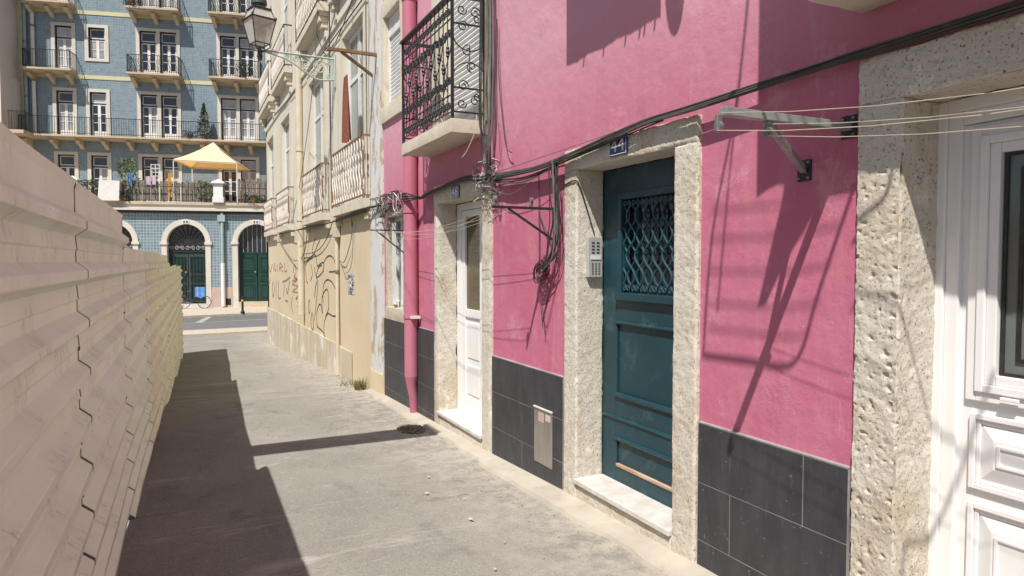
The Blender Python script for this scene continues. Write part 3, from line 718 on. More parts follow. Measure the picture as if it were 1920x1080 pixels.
# --- pink downpipe
dp = thing('pink_drainpipe', 'thick pink painted downpipe beside the white glazed door', 'drainpipe', (WX-.075, 7.42, 0))
P('pipe', MB().tube([(WX-.085, 7.42, 9.2), (WX-.085, 7.42, .30)], .077, 20), 'pink_pipe', dp, smooth=True)
P('pipe_foot', MB().tube([(WX-.085, 7.42, .30), (WX-.085, 7.42, .22), (WX-.055, 7.44, .05), (WX-.04, 7.46, -.14)], [.077, .06, .05, .048], 16), 'pink_pipe', dp, smooth=True)
for z in (4.5, 2.16, .98, 2.8): P('collar', MB().tube([(WX-.085, 7.42, z-.02), (WX-.085, 7.42, z+.02)], .086, 20), 'pink_pipe', dp, smooth=True)
P('bracket', BX(WX-.12, WX-.01, 7.30, 7.34, .96, .99), 'white_paint', dp)

# --- plates, intercom
def number_plate(txt, y, z, wy, wz, x, label):
    o = thing('number_plate', label, 'house number', (x, y, z))
    P('plate_back', BX(x-.008, x, y-wy/2, y+wy/2, z-wz/2, z+wz/2), 'enamel_blue', o, bevel=.002)
    mb = MB(); e = .006; xx0 = x-.0095; xx1 = x-.008
    mb.box(xx0, xx1, y-wy/2+e, y+wy/2-e, z-wz/2+e, z-wz/2+e+.004); mb.box(xx0, xx1, y-wy/2+e, y+wy/2-e, z+wz/2-e-.004, z+wz/2-e)
    mb.box(xx0, xx1, y-wy/2+e, y-wy/2+e+.004, z-wz/2+e+.004, z+wz/2-e-.004); mb.box(xx0, xx1, y+wy/2-e-.004, y+wy/2-e, z-wz/2+e+.004, z+wz/2-e-.004)
    P('plate_border', mb, 'enamel_white', o)
    me = text_mesh(txt, wz*1.02, .001); me.materials.clear(); me.materials.append(MATS['enamel_white'])
    t_ = bpy.data.objects.new('digits', me); C.objects.link(t_); t_.parent = o
    t_.location = (-.0096, 0, 0); t_.rotation_euler = (PI/2, 0, -PI/2); t_.scale = (1.25, 1, 1)
number_plate('44', 3.44, 2.295, .185, .118, WX-.032, 'blue enamel house number plate reading 44 on the lintel above the teal door')
number_plate('46', 6.15, 2.262, .20, .118, WX-.032, 'small blue enamel house number plate reading 46 above the white glazed door')
ic = thing('intercom', 'grey intercom panel with buttons on the jamb of the teal door', 'intercom', (WX+.1, 3.93, 1.49))
P('casing', BX(WX+.045, WX+.155, 3.895, 3.93, 1.492, 1.765), 'intercom_grey', ic, bevel=.004)
for r_ in range(4):
    for c_ in range(2): P('button', BX(WX+.070+c_*.038, WX+.092+c_*.038, 3.891, 3.895, 1.722-r_*.022, 1.729-r_*.022), 'dark_metal', ic, bevel=.001)
for c_ in range(3):
    for r_ in range(5): P('key', BX(WX+.070+c_*.026, WX+.084+c_*.026, 3.892, 3.895, 1.582-r_*.017, 1.590-r_*.017), 'galvanised', ic)
P('name_window', BX(WX+.062, WX+.14, 3.890, 3.895, 1.612, 1.64), 'enamel_white', ic)
mp = thing('meter_cover', 'brushed steel utility cover with two small stickers set in the slate tiles', 'meter cover', (WX-.02, 4.4, .1))
P('cover', BX(WX-.026, WX-.018, 4.265, 4.54, .095, .505), 'brushed_steel', mp, bevel=.002)
P('lid_rim', BX(WX-.034, WX-.018, 4.262, 4.543, .505, .515), 'white_paint', mp)
P('sticker', BX(WX-.0275, WX-.026, 4.39, 4.47, .41, .475), 'sticker_pink', mp); P('sticker', BX(WX-.0275, WX-.026, 4.29, 4.36, .43, .478), 'sticker_pink', mp)
for r_ in range(4): P('print_line', BX(WX-.0283, WX-.0276, 4.40, 4.46, .422+r_*.013, .426+r_*.013), 'graffiti_red', mp)

# ================================================================ CREAM HOUSE
cream = thing('cream_house', 'cream plastered house with white lattice balconies and graffiti beyond the pink house', 'house', (WX, 15, 0))
def Q(name, mb, mat, parent=None, **kw): return P(name, mb, mat, parent or cream, **kw)
BAYS = [(9.85, 11.25), (12.90, 14.45), (17.25, 18.75), (20.45, 21.95)]
holes1 = [(a, b, 2.5, 5.18) for a, b in BAYS]; holes2 = [(a, b, 6.2, 8.8) for a, b in BAYS]
Q('lower_wall', wall_mesh(9.46, 22.4, -1.2, 2.33, WX, .3, []), 'cream_plaster')
Q('upper_wall', wall_mesh(9.46, 22.4, 2.33, 10, WX, .3, holes1+holes2), 'cream_upper')
Q('end_wall', BX(WX, WX+10, 22.1, 22.399, -1.2, 10), 'cream_plaster')
Q('rear_wall', BX(WX+1.6, WX+1.65, 9.46, 22.1, -1, 10), 'interior_dark')
mb = MB()
Q('plinth', rough_box(WX-.035, WX+.0, 11.6, 22.4, -1.15, .18, .25, .008, 0), 'stained_plinth', smooth=True)
Q('plinth', rough_box(WX-.03, WX+.0, 10.75, 11.59, -.6, .16, .2, .008, 0), 'stained_plinth', smooth=True)
Q('white_pilaster', rough_box(WX-.035, WX+.3, 8.832, 9.459, .105, 10, .15, .004, 0), 'peeling_white', smooth=True)
Q('pilaster_foot', rough_box(WX-.05, WX+.3, 8.832, 9.47, -.5, .10, .08, .012, 0), 'cream_plaster', smooth=True)
Q('wall_band', BX(WX-.03, WX, 9.46, 22.38, 5.52, 5.64), 'cream_upper')
Q('cornice', BX(WX-.25, WX+.2, 8.85, 22.5, 10, 10.3), 'pale_stone')
LED = [(9.38, 11.62), (12.42, 14.68), (16.7, 18.95), (19.95, 21.9)]
for (a, b), (l0, l1) in zip(BAYS, LED):
    for z0, z1 in ((2.5, 5.18), (6.2, 8.8)):
        mb = MB(); mb.box(WX-.02, WX+.18, a-.0, a+.0, z0, z1)
        mb = MB(); mb.box(WX-.015, WX+.0, a-.20, a, z0, z1+.2); mb.box(WX-.015, WX+.0, b, b+.20, z0, z1+.2); mb.box(WX-.015, WX+.0, a, b, z1, z1+.2)
        Q('window_surround', mb, 'pale_stone')
        w_ = Q('tall_window', BX(WX+.09, WX+.15, a, b, z0, z0+.03), 'grey_sash')
        mb = MB(); x = WX+.09; cy = (a+b)/2
        for y0, y1 in ((a, a+.08), (b-.08, b), (cy-.07, cy+.07)): mb.box(x, x+.05, y0, y1, z0+.03, z1)
        for zz in (z0+.03, z0+.75, z1-.75, z1-.08):
            mb.box(x+.002, x+.048, a+.08, cy-.07, zz, zz+.07); mb.box(x+.002, x+.048, cy+.07, b-.08, zz, zz+.07)
        Q('sash', mb, 'white_paint', w_)
        Q('pane', BX(x+.02, x+.03, a+.08, b-.08, z0+.1, z1-.05), 'grey_glass', w_)
    # shallow balcony with lattice railing, first floor, and corbelled one above
    for zt, p_, hgt, lab in ((2.47, .15, .86, 0), (6.12, .20, .95, 1)):
        s0, s1 = (l0, l1) if not lab else (a-.55, b+.50)
        if lab: s0 = max(s0, 9.5)
        bl = Q('balcony', rough_box(WX-p_, WX, s0, s1, zt-.13, zt, .12, .004, 0), 'pale_stone', smooth=True)
        if lab:
            Q('slab_moulding', BX(WX-p_+.05, WX, s0+.05, s1-.05, zt-.20, zt-.13), 'pale_stone', bl)
            for yc in (s0+.18, s1-.18):
                mb = MB(); mb.box(WX-p_+.04, WX, yc-.10, yc+.10, zt-.30, zt-.20); mb.box(WX-p_+.08, WX, yc-.08, yc+.08, zt-.40, zt-.30); mb.box(WX-.06, WX, yc-.06, yc+.06, zt-.55, zt-.40)
                Q('corbel', mb, 'pale_stone', bl, bevel=.012)
        else:
            for yc in (s0+.12, s1-.12): Q('corbel', BX(WX-.08, WX, yc-.09, yc+.09, zt-.28, zt-.13), 'pale_stone', bl, bevel=.01)
        xx = WX-p_+.02
        mb = MB(); mb.box(xx-.012, xx+.012, s0+.03, s1-.03, zt+.04, zt+.06); mb.box(xx-.015, xx+.015, s0+.02, s1-.02, zt+hgt, zt+hgt+.025)
        for yy in (s0+.03, s1-.03): mb.box(xx+.015, WX, yy-.01, yy+.01, zt+hgt, zt+hgt+.025); mb.box(xx+.012, WX, yy-.008, yy+.008, zt+.04, zt+.06)
        for yy in (s0+.03, s1-.03): mb.box(xx-.012, xx+.012, yy-.012, yy+.012, zt, zt+hgt)
        Q('handrail', mb, 'rusty_metal' if not lab else 'black_iron', bl)
        n = int((s1-s0)/.085)
        for i in range(n):
            y = s0+.06+(s1-s0-.12)*i/(n-1)
            sg = 1 if i % 2 else -1; am = .055
            Q('lattice_bar', MB().tube([(xx+sg*.004, y+sg*am*math.sin(3*PI*k/12), zt+.06+(hgt-.06)*k/12) for k in range(13)], .0095, 4), 'lattice_white', bl)
        for yy in (s0+.03, s1-.03):
            for k in range(1, 3): Q('lattice_bar', MB().tube([(xx+(WX-xx)*k/3, yy, zt+.06), (xx+(WX-xx)*k/3, yy, zt+hgt)], .008, 4), 'lattice_white', bl)
o = thing('cream_drainpipe', 'thick cream painted downpipe down the middle of the cream house', 'drainpipe', (WX-.09, 15.75, 0))
P('pipe', MB().tube([(WX-.07, 15.35, 10), (WX-.07, 15.35, .45)], .075, 14), 'cream_pipe', o, smooth=True)
for z in (2.5, 4.0, 6.0, 7.5): P('collar', MB().tube([(WX-.07, 15.35, z-.03), (WX-.07, 15.35, z+.03)], .088, 14), 'cream_pipe', o, smooth=True)
o = thing('thin_wall_pipe', 'thin cream conduit pipe running from the lattice balcony to the ground', 'pipe', (WX-.04, 11.6, 0))
P('pipe', MB().tube([(WX-.045, 11.66, 2.2), (WX-.045, 11.66, -.33)], .032, 10), 'cream_pipe', o, smooth=True)
P('pipe_hopper', MB().box(WX-.10, WX-.005, 11.55, 11.77, 2.0, 2.2), 'cream_pipe', o, bevel=.01)
P('pipe_clip', MB().tube([(WX-.045, 11.66, 1.4), (WX-.045, 11.66, 1.45)], .042, 10), 'rusty_metal', o)
# graffiti
BT = [[(13.95,2.06),(14.31,1.85),(14.17,1.74),(13.76,1.91),(13.46,2.01)],[(15.28,1.58),(14.71,1.66),(14.07,1.74),(13.87,1.64),(13.78,1.50)],[(14.28,1.67),(14.71,1.63),(15.17,1.52),(15.14,1.33),(15.08,1.18),(14.92,1.14)],[(13.78,1.50),(13.12,1.58),(13.22,1.40),(13.89,1.28),(13.69,1.46),(13.31,1.53)],[(13.13,1.40),(13.03,1.60),(12.60,1.70),(12.20,1.66),(11.98,1.51),(12.06,1.43),(12.58,1.41)],[(13.85,0.36),(13.76,0.30),(13.20,0.25),(12.89,0.08)],[(13.20,0.82),(13.15,1.13),(12.79,1.26),(12.30,1.22),(11.93,1.05),(11.86,0.84),(12.02,0.66),(12.33,0.63),(12.74,0.64),(13.04,0.50),(13.14,0.36),(13.11,0.19)],[(13.27,0.62),(13.31,0.89),(12.98,1.06),(12.72,1.06),(12.65,0.85),(12.69,0.72),(12.97,0.57)],[(13.86,0.29),(13.88,0.58),(13.63,0.75),(13.39,0.75),(13.32,0.61)],[(14.77,0.80),(14.89,0.66),(14.79,0.51),(14.69,0.56),(14.72,0.78)],[(14.46,0.54),(14.58,0.34),(14.49,0.20),(14.34,0.20),(14.26,0.33),(14.39,0.54)],[(14.08,1.49),(13.99,1.35),(13.80,1.25),(14.01,1.07),(14.12,0.88)],[(14.50,1.53),(14.34,1.35),(14.56,1.20)],[(13.70,1.22),(13.81,1.00),(13.97,0.71),(14.15,0.41)]]
RT = [[(17.06,1.32),(16.76,1.52),(16.55,1.33)],[(17.16,1.13),(16.40,1.18),(17.14,1.04),(16.25,1.03),(17.13,0.88),(16.21,0.87),(16.63,0.72),(16.09,0.79)],[(16.36,0.65),(16.05,0.65),(16.34,0.55),(16.03,0.53),(16.25,0.41)],[(16.66,1.31),(16.90,1.22),(16.45,1.22)],[(17.20,0.74),(17.36,0.51),(17.08,0.36)],[(22.08,1.49),(21.64,1.28),(21.17,1.52)],[(20.85,1.32),(20.65,1.55),(20.35,1.32),(20.84,1.42)],[(20.01,1.53),(19.95,1.33)],[(19.57,1.33),(19.40,1.55),(18.90,1.46),(19.41,1.43),(18.84,1.32)],[(18.55,1.55),(18.50,1.35),(18.16,1.36)]]
ST = [[(22.06,0.89),(22.10,0.51)],[(22.62-.35,1.04),(22.15,0.89),(21.67,1.06)],[(21.10,1.00),(21.26,0.76),(21.06,0.56),(20.74,0.78),(20.88,1.01)],[(20.26,1.05),(20.39,0.56)],[(19.75,1.06),(19.87,0.61),(19.35,0.61)],[(18.94,1.06),(18.19,1.12),(17.55,1.21)],[(18.60,1.02),(18.77,0.67)],[(18.27,0.92),(18.02,0.79),(17.62,1.12)],[(18.47,0.59),(17.98,0.59)]]
def graffiti(S, wd, mat, label):
    o = thing('graffiti', label, 'graffiti', (WX, S[0][0][0], S[0][0][1]))
    for i, q_ in enumerate(S):
        P('paint_stroke', MB().ribbon([(q.x, q.y) for q in smooth_pts([(a, b, 0) for a, b in q_], 5)], wd, WX-.0035-.0006*(i % 3)), mat, o)
graffiti(BT, .026, 'graffiti_black', 'large looping black graffiti tag on the cream wall between the two pipes')
graffiti(RT, .035, 'graffiti_red', 'faded red graffiti letters on the cream wall left of the thick pipe')
graffiti(ST, .045, 'graffiti_faded', 'faded grey capital letter graffiti low on the far end of the cream wall')
tag(link('paper_poster', BX(WX-.006, WX-.001, 10.60, 11.02, 1.08, 1.40), 'poster_paper'), 'small black and white pasted poster on the cream wall', 'poster')

# ================================================================ CORRUGATED FENCE
fence = thing('hoarding_fence', 'beige corrugated metal hoarding running along the left side of the alley', 'fence', (-.3, 8, 0))
def sheet_profile(zb, zt, k_):
    pts = []; z = zt; pts.append((.008, z)); z -= .03; pts.append((.0, z))
    per = .183; c = 1.735-.183*math.ceil((1.735-zt+.10)/.183) if zt < 1.8 else 1.735
    while c > zb+.02:
        pts += [(0, c+.046), (.036, c+.016), (.038, c+.012), (.038, c-.012), (.036, c-.016), (0, c-.042)]
        pts += [(.004, c-.088), (.006, c-.0915), (0, c-.096)]
        c -= per
    pts.append((0, zb)); return [q for q in pts if q[1] >= zb-1e-6]
SEAMS = [(-3.2, -1.1, 1.90, 0), (-1.1, .95, 1.905, 0), (.95, 3.0, 1.900, 0), (3.0, 5.06, 1.895, 0), (5.06, 7.1, 1.690, 0), (7.1, 9.15, 1.695, 1), (9.15, 11.2, 1.685, 1), (11.2, 13.25, 1.52, 1), (13.25, 15.3, 1.53, 1), (15.3, 17.3, 1.50, 1), (17.3, 19.2, 1.49, 1)]
for i, (a, b, zt, yel) in enumerate(SEAMS):
    zb = min(ground_z(a), ground_z(b))+.015; prof = sheet_profile(zb, zt, i)
    mb = MB(); n = 12; off = 0; dzz = 0
    for k in range(n+1):
        y = a-.0+(b-a-.030)*k/n
        for dx, z in prof:
            wv = math.sin(PI*k/n)*.010*noise.noise(Vector((y*.9, z*1.1, i*3.1)))+math.sin(PI*k/n)*.004*noise.noise(Vector((y*2.7, z*2.1, i*7.1)))
            zz = z+(dzz if z not in (zt, zb) else 0)
            mb.v.append((fence_x(y)+dx+off+wv, y, zz))
    m_ = len(prof)
    for k in range(n):
        for j in range(m_-1): q = k*m_+j; mb.f.append((q, q+1, q+m_+1, q+m_))
    o = P('sheet_panel', mb, 'fence_paint_yellowed' if yel else 'fence_paint', fence)
    sd = o.modifiers.new('solid', 'SOLIDIFY'); sd.thickness = .0015; sd.offset = 0
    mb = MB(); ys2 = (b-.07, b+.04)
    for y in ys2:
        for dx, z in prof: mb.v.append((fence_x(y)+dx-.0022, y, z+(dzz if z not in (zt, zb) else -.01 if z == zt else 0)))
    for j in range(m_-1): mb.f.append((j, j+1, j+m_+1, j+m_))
    P('seam_shade_strip', mb, 'dark_metal', fence)  # dark strip standing in for the shadow gap between panels
    P('fence_post', BX(fence_x(b)-.075, fence_x(b)-.022, b-.03, b+.05, ground_z(b)-.1, min(zt, SEAMS[min(i+1, 10)][2])-.03), 'galvanised', fence)
    for kk in range(3):
        zz = zt-.165-.0915-.183*(2+3*kk)+dzz; ys_ = b-.045
        P('screw', MB().tube([(fence_x(ys_)+off-.002, ys_, zz), (fence_x(ys_)+off+.010, ys_, zz)], .007, 6), 'dark_metal', fence)
for zr in (.5, 1.3):
    for (a, b, zt, yel) in SEAMS:
        P('fence_rail', MB().bar((fence_x(a)-.05, a, zr+ground_z(a)), (fence_x(b)-.05, b, zr+ground_z(b)), .03, .05), 'galvanised', fence)

# unseen board on a pole, added to cast the shadow band across the alley
sb = thing('shadow_board_stand', 'added board and pole, out of view, whose shadow crosses the alley from the hoarding', 'shadow caster', (-2.9, 4.55, 0))
P('shadow_board', BX(-3.3, .12, 4.36, 4.80, 4.45, 4.49), 'grey_wood', sb); P('shadow_board_pole', MB().tube([(-2.9, 4.58, -.1), (-2.9, 4.58, 4.45)], .03, 8), 'galvanised', sb)

# ================================================================ STREET LAMP
lamp = thing('street_lamp', 'old four sided wall lantern on an ornate pale scrolled arm above the alley', 'street lamp', (WX, 11.85, 4.6))
def LP_(n, mb, m, par=None, **k): return P(n, mb, m, par or lamp, **k)
LXc, LYc, LZ = 1.20, 11.85, 4.97
ca, sa = math.cos(.30), math.sin(.30)
def rot(x, y): return (LXc+x*ca-y*sa, LYc+x*sa+y*ca)
def frustum(h0, z0, h1, z1):
    mb = MB(); vs = [(*rot(sx*h, sy*h), z) for h, z in ((h0, z0), (h1, z1)) for sx, sy in ((-1, -1), (1, -1), (1, 1), (-1, 1))]
    return mb, vs
h0, h1, zb_, zt_ = .115, .195, LZ+.14, LZ+.52
for k in range(4):
    c_ = [(-1, -1), (1, -1), (1, 1), (-1, 1)]; a, b = c_[k], c_[(k+1) % 4]
    LP_('glass_pane', MB().quad((*rot(a[0]*h0*.97, a[1]*h0*.97), zb_), (*rot(b[0]*h0*.97, b[1]*h0*.97), zb_), (*rot(b[0]*h1*.97, b[1]*h1*.97), zt_), (*rot(a[0]*h1*.97, a[1]*h1*.97), zt_)), 'lantern_glass')
    LP_('roof_pane', MB().quad((*rot(a[0]*h1*.93, a[1]*h1*.93), zt_+.01), (*rot(b[0]*h1*.93, b[1]*h1*.93), zt_+.01), (*rot(b[0]*.13, b[1]*.13), zt_+.16), (*rot(a[0]*.13, a[1]*.13), zt_+.16)), 'lantern_glass')
    LP_('corner_bar', MB().tube([(*rot(a[0]*h0, a[1]*h0), zb_-.02), (*rot(a[0]*h1, a[1]*h1), zt_)], .009, 6), 'black_iron')
    LP_('corner_bar', MB().tube([(*rot(a[0]*h1*.95, a[1]*h1*.95), zt_), (*rot(a[0]*.135, a[1]*.135), zt_+.16)], .008, 6), 'black_iron')
    for h, z, r in ((h0, zb_, .009), (h1, zt_, .014), (.14, zt_+.165, .014)):
        LP_('frame_bar', MB().tube([(*rot(a[0]*h, a[1]*h), z), (*rot(b[0]*h, b[1]*h), z)], r, 6), 'black_iron')
    LP_('finial', MB().lathe(*rot(a[0]*h1, a[1]*h1), [(.01, zt_), (.016, zt_+.02), (.004, zt_+.045)], 6), 'black_iron')
    LP_('foot_scroll', MB().tube([(*rot(a[0]*h0, a[1]*h0), zb_-.01), (*rot(a[0]*h0*1.05, a[1]*h0*1.05), zb_-.06), (*rot(a[0]*h0*.6, a[1]*h0*.6), zb_-.10), (*rot(0, 0), zb_-.11)], .010, 6), 'black_iron', smooth=True)
LP_('top_cap', MB().lathe(LXc, LYc, [(.15, zt_+.17), (.15, zt_+.185), (.10, zt_+.20), (.10, zt_+.24), (.125, zt_+.25), (.12, zt_+.32), (.05, zt_+.38), (.01, zt_+.42)], 14), 'cap_green', smooth=True)
LP_('lamp_bulb', MB().lathe(LXc, LYc, [(.02, zt_+.02), (.035, zt_-.04), (.05, zt_-.12), (.045, zt_-.20), (.02, zt_-.26)], 10), 'rusty_metal', smooth=True)
LP_('bulb_holder', MB().lathe(LXc, LYc, [(.03, zb_-.26), (.045, zb_-.20), (.03, zb_-.10), (.02, zb_-.04)], 10), 'dark_metal', smooth=True)
AZ = 5.02
LP_('arm', MB().tube([(LXc, LYc, AZ), (WX-.02, LYc, AZ+.0)], .018, 8), 'verdigris', smooth=True)
LP_('lower_arm', MB().tube(smooth_pts([(1.28, LYc, AZ-.02), (1.62, LYc, AZ-.10), (1.9, LYc, AZ-.26), (2.08, LYc, AZ-.36), (2.25, LYc, AZ-.37), (WX-.02, LYc, AZ-.34)], 5), .015, 8), 'verdigris', smooth=True)
LP_('wall_plate', BX(WX-.03, WX-.004, LYc-.04, LYc+.04, AZ-.48, AZ+.08), 'verdigris', bevel=.006)
for cx, cz, r, a0, sg in ((2.15, AZ-.17, .13, 0, 1), (1.92, AZ-.12, .08, PI/2, -1), (1.76, AZ-.08, .055, 0, 1), (2.30, AZ-.29, .06, PI, -1), (2.3, AZ-.07, .05, 0, 1), (1.62, AZ-.055, .035, 0, 1), (2.02, AZ-.27, .05, PI, 1)):
    LP_('scroll', MB().tube([(a, LYc, b) for a, b in spiral(cx, cz, r, 1.7, a0, sg, 24, .15)], .010, 6), 'verdigris', smooth=True)

# ================================================================ CLOTHES LINE BRACKETS
def bracket_thing(name, label, y, z, Ln, mat, brace_from, brace_to, bar=.03, pulleys=(), up=False, plate=True):
    o = thing(name, label, 'clothes line bracket', (WX, y, z))
    P('arm', MB().bar((WX-Ln, y, z), (WX-.004, y, z), bar, bar*.9), mat, o, bevel=.002)
    P('brace', MB().bar((WX-brace_from, y, z-bar*.4), (WX-.01, brace_to[0], brace_to[1]), bar*.75, bar*.75), mat, o, bevel=.002)
    if plate:
        for py, pz in ((y, z), brace_to):
            P('wall_plate', BX(WX-.008, WX-.001, py-.035, py+.035, pz-.045, pz+.045), 'rusty_metal' if mat == 'rusty_metal' else 'dark_metal', o, bevel=.001)
            for a in (-.024, .024):
                for b in (-.033, .033): P('bolt', MB().tube([(WX-.014, py+a, pz+b), (WX-.008, py+a, pz+b)], .006, 6), 'galvanised', o)
    for p_ in pulleys:
        s2 = 1 if up else -1
        P('pulley_cage', BX(WX-p_-.012, WX-p_+.012, y-.006, y+.010, *sorted((z+s2*.012, z+s2*.075))), 'galvanised', o, bevel=.003)
        P('pulley_wheel', MB().tube([(WX-p_-.008, y, z+s2*.055), (WX-p_+.008, y, z+s2*.055)], .018, 12), 'galvanised', o)
    return o
bracket_thing('clothes_line_bracket', 'grey clothes line bracket with two pulleys right of the teal door', 1.885, 2.135, .66, 'grey_painted_metal', .45, (2.098, 1.988), .034, (.68, .44))
bracket_thing('clothes_line_bracket', 'thin dark clothes line bracket on the pink wall beside the meter cover', 4.255, 1.972, .50, 'dark_metal', .38, (4.285, 1.755), .02, (.48, .20), True, False)
bracket_thing('clothes_line_bracket', 'thin dark clothes line bracket in front of the small ground floor window', 7.79, 1.96, .44, 'dark_metal', .38, (7.80, 1.67), .018, (), False, False)
bracket_thing('clothes_line_bracket', 'rust brown clothes line bracket high on the edge of the cream house', 9.02, 4.33, .68, 'rusty_metal', .50, (9.25, 4.10), .045, (), False, True)
lines = thing('clothes_lines', 'four pale clothes lines running from the grey bracket past the white door', 'clothes line', (1.8, 1.9, 2.1))
for x, z, za in ((WX-.69, 2.065, 2.06), (WX-.67, 2.13, 2.09), (WX-.45, 2.065, 2.05), (WX-.43, 2.11, 2.12)):
    P('line', MB().tube([(x, 1.885-.3*k, z+(za-z)*k/9-.13*4*(k/9)*(1-k/9)) for k in range(10)], .0014, 5), 'clothes_line', lines)
bracket_thing('clothes_line_bracket', 'matching grey clothes line bracket nearer the camera, outside the picture', -.82, 2.17, .72, 'grey_painted_metal', .45, (-.9, 2.0), .034, (.68, .44))
lines2 = thing('clothes_lines', 'thin pale clothes lines crossing in front of the white glazed door', 'clothes line', (2, 6, 1.9))
for x, z0, z1, sg in ((WX-.44, 1.97, 1.97, .10), (WX-.40, 1.95, 1.99, .16), (WX-.22, 1.96, 2.0, .12), (WX-.2, 1.95, 2.0, .07)):
    P('line', MB().tube([(x-.03*k/12, 7.79-3.53*k/12, z0+(z1-z0)*k/12-sg*math.sin(PI*k/12)) for k in range(13)], .0018, 5), 'clothes_line', lines2)

# ================================================================ CABLES
def cable(o, pts, r, mat, n=5, seg=6): return P('cable', MB().tube(smooth_pts(pts, seg), r, n), mat, o, smooth=True)
main = thing('cable_bundle', 'thick bundle of black cables sagging along the pink wall above the doors', 'cables', (WX, 4, 2.35))
base = [(-3, 2.40), (.2, 2.395), (1.24, 2.395), (1.79, 2.39), (2.15, 2.385), (2.72, 2.370), (3.11, 2.372), (3.47, 2.342), (4.04, 2.300), (4.51, 2.285), (5.23, 2.312), (5.9, 2.362), (6.66, 2.325), (7.1, 2.28)]
for i in range(11):
    a_ = random.uniform(0, 6.28); r_ = random.uniform(.004, .022)
    pts = []
    for y, z in base:
        far = 1.0 if y < 3.2 else 1.5
        pts.append((WX-.052+.016*math.cos(a_+y*.8)-(.0 if y < 2.6 else .012), y, z+r_*far*math.sin(a_+y*1.1)+random.uniform(-.004, .004)*far))
    cable(main, pts, random.choice([.005, .0065, .008, .006]), random.choice(['cable_black', 'cable_black', 'cable_black', 'cable_grey']))
for i in range(7):                                               # looser strands between the doors
    z0 = random.uniform(.0, .05)
    pts = [(WX-.05, 3.0, 2.36+z0*.3), (WX-.055, 3.6, 2.32-z0*.5), (WX-.06, 4.15, 2.27-z0*.3), (WX-.065, 4.6, 2.24-z0*1.6), (WX-.07, 5.0, 2.26-z0*1.3), (WX-.06, 5.35, 2.30)]
    cable(main, pts, random.choice([.004, .005, .003]), random.choice(['cable_black', 'cable_grey', 'cable_black']))
cable(main, [(WX-.05, 5.4, 2.33), (WX-.045, 4.2, 2.36), (WX-.045, 3.6, 2.375), (WX-.05, 2.8, 2.40), (WX-.05, 1.9, 2.41), (WX-.05, .5, 2.42)], .003, 'cable_grey')
cable(main, [(WX-.05, 5.35, 2.25), (WX-.07, 4.9, 2.13), (WX-.09, 4.4, 2.20), (WX-.06, 4.15, 2.25)], .0022, 'cable_grey')
vb = thing('cable_bundle', 'tall vertical bundle of grey and black cables beside the iron balcony', 'cables', (WX, 5.3, 3))
for i in range(16):
    y = 5.26+random.uniform(-.035, .11); x = WX-.04-random.uniform(0, .05)
    if y > 5.3: x -= .02
    pts = [(x, y+random.uniform(-.03, .03), 9)]+[(x-random.uniform(0, .012), y+random.uniform(-.012, .02), z) for z in (5.2, 4.2, 3.5, 3.0, 2.75)]+[(x, 5.30+random.uniform(-.04, .05), 2.5), (x, 5.30+random.uniform(-.06, .06), 2.33)]
    cable(vb, pts, random.choice([.006, .005, .007, .004]), random.choice(['cable_black', 'cable_grey', 'cable_grey', 'cable_black', 'cable_black']), seg=4)
cable(vb, [(WX-.03, 5.20, 3.6), (WX-.03, 5.16, 3.1), (WX-.03, 5.09, 2.75), (WX-.04, 5.0, 2.52), (WX-.04, 4.9, 2.46)], .004, 'cable_black')
cable(vb, [(WX-.03, 5.17, 2.75), (WX-.03, 5.15, 2.55), (WX-.04, 5.1, 2.38)], .003, 'red_cable')
cable(vb, [(WX-.12, 5.42, 2.85), (WX-.14, 5.42, 2.7), (WX-.18, 5.50, 2.55), (WX-.2, 5.58, 2.5)], .0035, 'cable_white')
v44 = thing('cable_bundle', 'dark cables hanging beside the teal door frame, ending in a loose coil', 'cables', (WX, 4.15, 2))
for i in range(13):
    y = 4.135+random.uniform(-.045, .05); x = WX-.04-random.uniform(0, .05)
    pts = [(x, y+random.uniform(-.05, .07), 2.30), (x-.01, y+random.uniform(-.03, .03), 2.12), (x, y+random.uniform(-.03, .02), 1.9), (x, y+random.uniform(-.02, .04), 1.75), (x-.005, y+.04+random.uniform(-.02, .06), 1.62), (x-.01, 4.30+random.uniform(-.06, .08), 1.54+random.uniform(-.04, .02))]
    cable(v44, pts, random.choice([.004, .005, .003]), random.choice(['cable_black', 'cable_black', 'cable_grey']))
for i in range(11):
    r_ = random.uniform(.05, .10); cy = 4.36+random.uniform(-.03, .03); cz = 1.52+random.uniform(-.03, .03); x = WX-.05-random.uniform(0, .03)
    P('coil_loop', MB().tube([(x, cy+r_*1.15*math.cos(k*PI/9), cz+r_*math.sin(k*PI/9)*random.uniform(.92, 1.05)) for k in range(20)], .0035, 5), random.choice(['cable_black', 'cable_grey', 'red_cable']), v44, smooth=True)
for i in range(3):
    cable(v44, [(WX-.04, 4.2, 1.55), (WX-.05, 4.27+.04*i, 1.33-.06*i), (WX-.05, 4.36, 1.22-.05*i), (WX-.045, 4.42, 1.40), (WX-.04, 4.38, 1.5)], .003, random.choice(['cable_black', 'red_cable']))
cable(v44, [(WX-.02, 4.48, 2.24), (WX-.02, 4.475, 1.9), (WX-.02, 4.47, 1.5)], .004, 'cable_black')
cable(v44, [(WX-.03, 4.47, 2.0), (WX-.03, 4.40, 1.88), (WX-.03, 4.25, 1.72), (WX-.03, 4.18, 1.62)], .004, 'cable_black')
cable(v44, [(WX-.032, 4.1, 2.12), (WX-.034, 3.95, 2.14), (WX-.01, 3.92, 2.1), (WX+.05, 3.925, 1.95), (WX+.11, 3.925, 1.78)], .005, 'cable_black')
